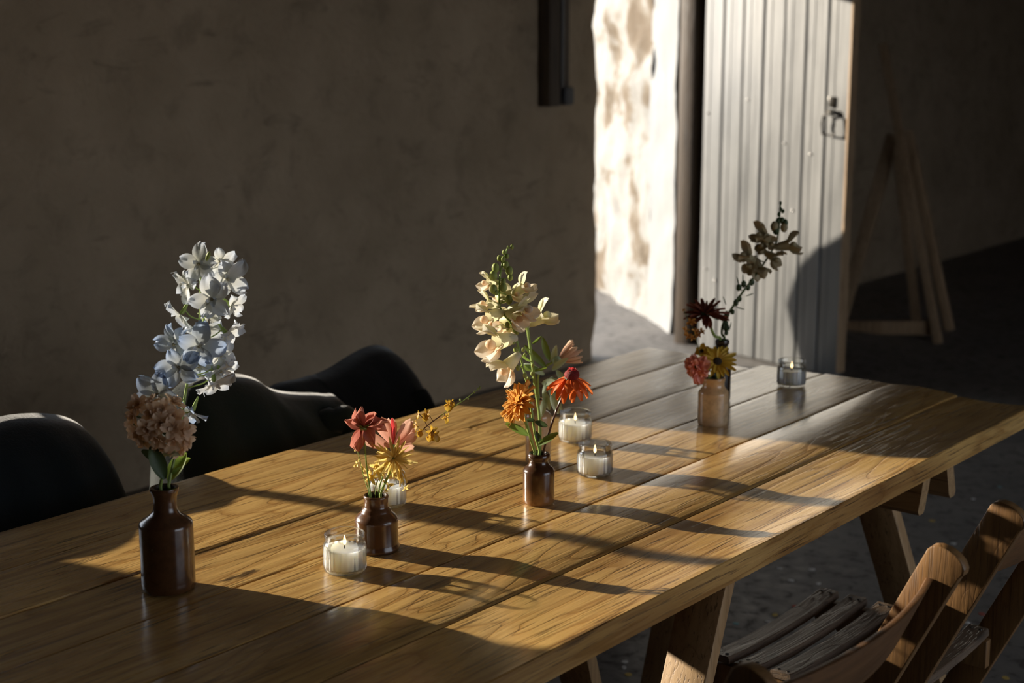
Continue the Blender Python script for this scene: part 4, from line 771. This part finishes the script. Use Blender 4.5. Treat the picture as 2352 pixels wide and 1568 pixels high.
# ---- orange chrysanthemum
fl = thing('orange_chrysanthemum', 'tousled amber orange chrysanthemum facing left above the small two-tone bottle', 'flower', m3, BL)
st = stem(fl, mouth(b3, .101, -.0080, .008)+cam_pts(D3-.02, [(1218, 1003, .010), (1205, 960), (1194, 935)]), .0026, .0036, M['stem'])
hc = pt(1190, 925, D3-.022); ax = facing(-.72, .45, .35); hd = MB().ball(hc-ax*.006, (.013, .013, .013)).obj('calyx', M['leaf_dark'], fl); Fm = frame(hc, ax)
pm = [petal(.040, .0130, .4, .15, .22, .95, .1, .4, s_, nu=5, twist=.4) for s_ in (91, 92, 93)]
whorl(hd, Fm, 24, pm, M['orange'], .0, .006, 0, .16, sj=.18); whorl(hd, Fm, 20, pm, M['orange'], .35, .005, .1, .16, scale=.85); whorl(hd, Fm, 14, pm, M['orange'], .75, .003, .1, .2, scale=.65); whorl(hd, Fm, 8, pm, M['orange'], 1.15, .001, .1, .2, scale=.5)
leafp(fl, pt(1213, 1000, D3-.03), facing(-1, .7, .1), facing(.2, .7, .9), .048, .017, M['leaf'], seed=94); leafp(snap_main, pt(1237, 1022, D3+.008), facing(.8, .7, .35), facing(-.5, .4, 1), .045, .014, M['leaf'], seed=95)
leafp(snap_main, pt(1228, 968, D3+.006), facing(1, -.3, .2), facing(0, .4, 1), .026, .012, M['leaf_dark'], seed=96); leafp(snap_main, pt(1229, 965, D3+.006), facing(-1, .1, .2), facing(0, .5, 1), .018, .008, M['leaf_dark'], seed=96); leafp(snap_main, pt(1230, 990, D3+.010), facing(.5, -1, .2), facing(0, .4, 1), .026, .010, M['leaf_dark'], seed=97)

# ---- buff bottle: carnation and daisies
D5 = depth_of(b5 + V((0, 0, 0.13))); m5 = b5+V((0, 0, 0.083))
fl = thing('pink_carnation', 'frilled pink carnation resting against the neck of the buff bottle', 'flower', m5, BL)
hc = pt(1600, 842, D5-.052); st = stem(fl, mouth(b5, .112, -.013, .010)+[pt(1614, 851, D5-.02), hc], .0022, .002, M['stem'])
hd = MB().ball(hc, (.008, .008, .008)).obj('calyx', M['leaf_dark'], fl); Fm = frame(hc, facing(-.35, -.15, 1)); pm = [petal(.031, .021, .1, .15, .25, 1.3, .15, .3, s_) for s_ in (101, 102)]
whorl(hd, Fm, 11, pm, M['carnation'], .1, .002, 0, .3); whorl(hd, Fm, 10, pm, M['carnation'], .55, .001, .3, .25, scale=.85); whorl(hd, Fm, 6, pm, M['carnation'], 1.1, 0, .1, .25, scale=.7)
for f in ((-.1, -1, .4), (.2, -1, .5), (-.3, -.9, .3)): leafp(hd, hc+facing(.2, -.4, .2)*.012, facing(*f), TOC, .03, .017, M['carnation'], 'petal', seed=102)
fl = thing('yellow_daisy', 'yellow daisy with dark centre over the rim of the buff bottle', 'flower', m5, BL)
hc = pt(1648, 830, D5+.012); st = stem(fl, mouth(b5, .112, .005, .0)+[hc-facing(.1, .5, .6)*.008], .0026, .003, M['stem_dark'])
ax = facing(.1, .75, .75); hd = MB().ball(hc, (.011, .011, .006), frame(V((0, 0, 0)), ax).to_3x3(), 14, 8).obj('flower_centre', M['cone_dark'], fl)
pm = [petal(.040, .012, .25, .18, .1, .9, .1, .35, s_) for s_ in (111, 112)]; whorl(hd, frame(hc, ax), 17, pm, M['gerbera'], .12, .008, 0, .12); whorl(hd, frame(hc, ax), 12, pm, M['gerbera'], .3, .007, .15, .15, scale=.8)
fl = thing('small_yellow_bloom', 'small crumpled yellow bloom tucked beside the daisy in the buff bottle', 'flower', m5, BL)
hc = pt(1612, 806, D5+.055); st = stem(fl, mouth(b5, .112, -.004, -.014)+[pt(1622, 838, D5+.045), hc], .0018, .0014, M['stem_dark'])
hd = MB().ball(hc, (.005, .005, .005)).obj('flower_centre', M['cone_dark'], fl); pm = [petal(.017, .013, .3, .1, .2, .9, .1, .3, 115)]; whorl(hd, frame(hc, facing(-.2, .5, .9)), 6, pm, M['gerbera'], .4, .001, 0, .25)
whorl(hd, frame(pt(1621, 812, D5+.066), facing(.3, .6, .4)), 6, pm, M['gerbera'], .3, .001, 0, .25)
# ---- dark bottle: maroon mum, snapdragon, yellow sprig
D6 = depth_of(b6 + V((0, 0, 0.2))); m6 = b6+V((0, 0, 0.113))
fl = thing('maroon_chrysanthemum', 'dark maroon chrysanthemum in shade above the dark slim bottle', 'flower', m6, BL)
st = stem(fl, mouth(b6, .152, -.006, .004)+cam_pts(D6-.01, [(1640, 770, -.008), (1627, 735, -.036), (1622, 725, -.042)]), .0032, .0036, M['stem'])
hc = pt(1620, 722, D6-.055); ax = facing(-.1, 1, .3); hd = MB().ball(hc, (.012, .012, .008)).obj('calyx', M['leaf_dark'], fl); Fm = frame(hc, ax)
pm = [petal(.054, .0125, .3, .18, .12, .9, 0, .35, s_) for s_ in (121, 122)]
whorl(hd, Fm, 17, pm, M['maroon'], .05, .004, 0, .2); whorl(hd, Fm, 13, pm, M['maroon'], .45, .003, .1, .2, scale=.85); whorl(hd, Fm, 9, pm, M['maroon'], .9, .002, 0, .2, scale=.6)
for f in ((.25, -1, .5), (.1, -.9, .7)): leafp(hd, hc+facing(.3, -.1, .6)*.012, facing(*f), TOC, .03, .013, M['maroon'], 'petal', seed=121)
fl = thing('snapdragon', 'cream snapdragon toned as in shade, leaning right in front of the grey door', 'flower', m6, BL)
st = stem(fl, mouth(b6, .152, .005, -.003)+cam_pts(D6, [(1658, 765, .012), (1664, 736, .008), (1697, 683), (1726, 644), (1769, 583), (1787, 540), (1791, 495), (1793, 468)]), .0040, .0018, M['stem_dark'])
for px, py, r in [(1793, 466, .004), (1793, 480, .0045), (1798, 485, .005), (1789, 492, .005), (1796, 506, .0075), (1787, 507, .007), (1779, 520, .012), (1801, 522, .011), (1803, 512, .009), (1782, 530, .009)]:
    c = pt(px, py, D6); bud(fl, c, nr_(c), r, M['snap_shaded'] if r > .0105 else M['leaf_dark'], M['stem_dark'])
for px, py, f, sz in [(1750, 540, (-.85, .35, .4), 1.15), (1754, 562, (-.8, -.1, .5), 1.0), (1812, 562, (1, .2, .1), 1.3), (1714, 588, (-.75, .55, .3), 1.2), (1724, 606, (-.5, -.5, .6), 1.0), (1778, 592, (.7, -.4, .5), 1.1), (1744, 618, (.2, -.8, .5), 1.05), (1770, 560, (.2, .2, .7), .8)]:
    c = pt(px, py, D6-.005); snap_floret(fl, c, facing(*f), nr_(c-facing(*f)*.025), sz, M['snap_shaded'], M['snap_shaded'], M['stem_dark'])
for px, py, r in [(1726, 648, .008), (1708, 652, .008), (1697, 660, .008), (1718, 660, .007), (1698, 686, .007), (1690, 695, .008), (1682, 716, .006), (1669, 722, .008), (1668, 752, .009), (1667, 742, .007), (1668, 764, .006)]:
    c = pt(px, py, D6+.004); bud(fl, c, nr_(c), r, M['leaf_dark'], M['stem_dark'])
for px, py, f in ((1697, 655, (-.2, 1, 0)), (1706, 650, (0, 1, 0)), (1712, 680, (1, .3, 0)), (1668, 700, (-.4, 1, 0)), (1674, 760, (.3, 1, 0)), (1662, 758, (.2, 1, 0)), (1690, 705, (.8, -.2, .2)), (1652, 735, (-.7, .3, .2))): leafp(fl, pt(px, py, D6-.004), facing(*f), TOC, .022, .003, M['leaf_dark'], 'sepal', seed=125)
fl = thing('yellow_sprig', 'thin sprig of tiny mustard flowers beside the maroon chrysanthemum', 'flower', m5, BL)
s1 = stem(fl, mouth(b5, .112, -.016, -.006)+cam_pts(D5+.025, [(1612, 825), (1602, 790), (1590, 750), (1578, 730), (1570, 710)]), .0012, .0007, M['stem_dark']); s2 = s3 = s1
for px, py, sz in [(1588, 740, 1.1), (1575, 760, 1.1), (1598, 762, 1.0), (1610, 762, .9), (1580, 772, .9), (1590, 775, .8), (1605, 770, .9), (1571, 712, .4)]:
    c = pt(px, py, D5+.022); near = min(s1, key=lambda q: (q-c).length); o = MB().tube([near, (near+c)/2+V((0, 0, .002)), c], .0006, 5).obj('floret', M['stem_dark'], fl)
    whorl(o, frame(c, facing(rnd.uniform(-.6, .6), .6, .7), rnd.random()*6), 5, [petal(.0105*sz, .006*sz, .4, .25, .2, 1, 0, .3, 127)], M['orange'], .3, .0006, 0, .35)

# ------------------------------------------------------------------ paper confetti on the floor
CONF = {c: plain('confetti_'+c, v, 0.8) for c, v in dict(white=(0.62, 0.60, 0.56), yellow=(0.55, 0.38, 0.10), teal=(0.18, 0.34, 0.34), red=(0.42, 0.09, 0.06)).items()}
DISC = {}
for c in CONF:
    me = MB().lathe([(0, 0.0016), (0.010, 0.0014), (0.0105, 0.0006), (0.0100, 0.0), (0, 0.0)], 14).mesh('confetti'); me.materials.append(CONF[c]); DISC[c] = me
LBL = dict(white='white paper confetti disc lying on the dark floor', yellow='yellow paper confetti disc lying on the dark floor', teal='teal paper confetti disc lying on the dark floor', red='red paper confetti disc lying on the dark floor')
spots = [(1435, 1520, 'white'), (1433, 1533, 'white'), (1443, 1549, 'yellow'), (1817, 1333, 'white'), (1880, 1340, 'white'), (1690, 1432, 'teal'), (1765, 1428, 'white'), (1780, 1412, 'yellow'), (1868, 1430, 'white'), (1936, 1441, 'red'), (1790, 1305, 'white'), (1865, 1308, 'white'), (2190, 1248, 'white'), (2312, 1345, 'teal'), (2296, 1118, 'teal'), (2235, 1146, 'white'), (2222, 1430, 'white'), (2255, 1410, 'red'), (2310, 1557, 'yellow'), (1826, 1393, 'red'), (2141, 1196, 'yellow')]
for px, py, c in spots: 
    p = onz(px, py, 0.0); o = put('confetti_disc', DISC[c], None, None, Matrix.Translation((p.x, p.y, 0.0003)) @ Matrix.Rotation(rnd.random()*6, 4, 'Z') @ Matrix.Diagonal((rnd.uniform(.8, 1.2), rnd.uniform(.6, 1), 1, 1)))
    tag(o, LBL[c], 'confetti', c+' confetti on the floor')
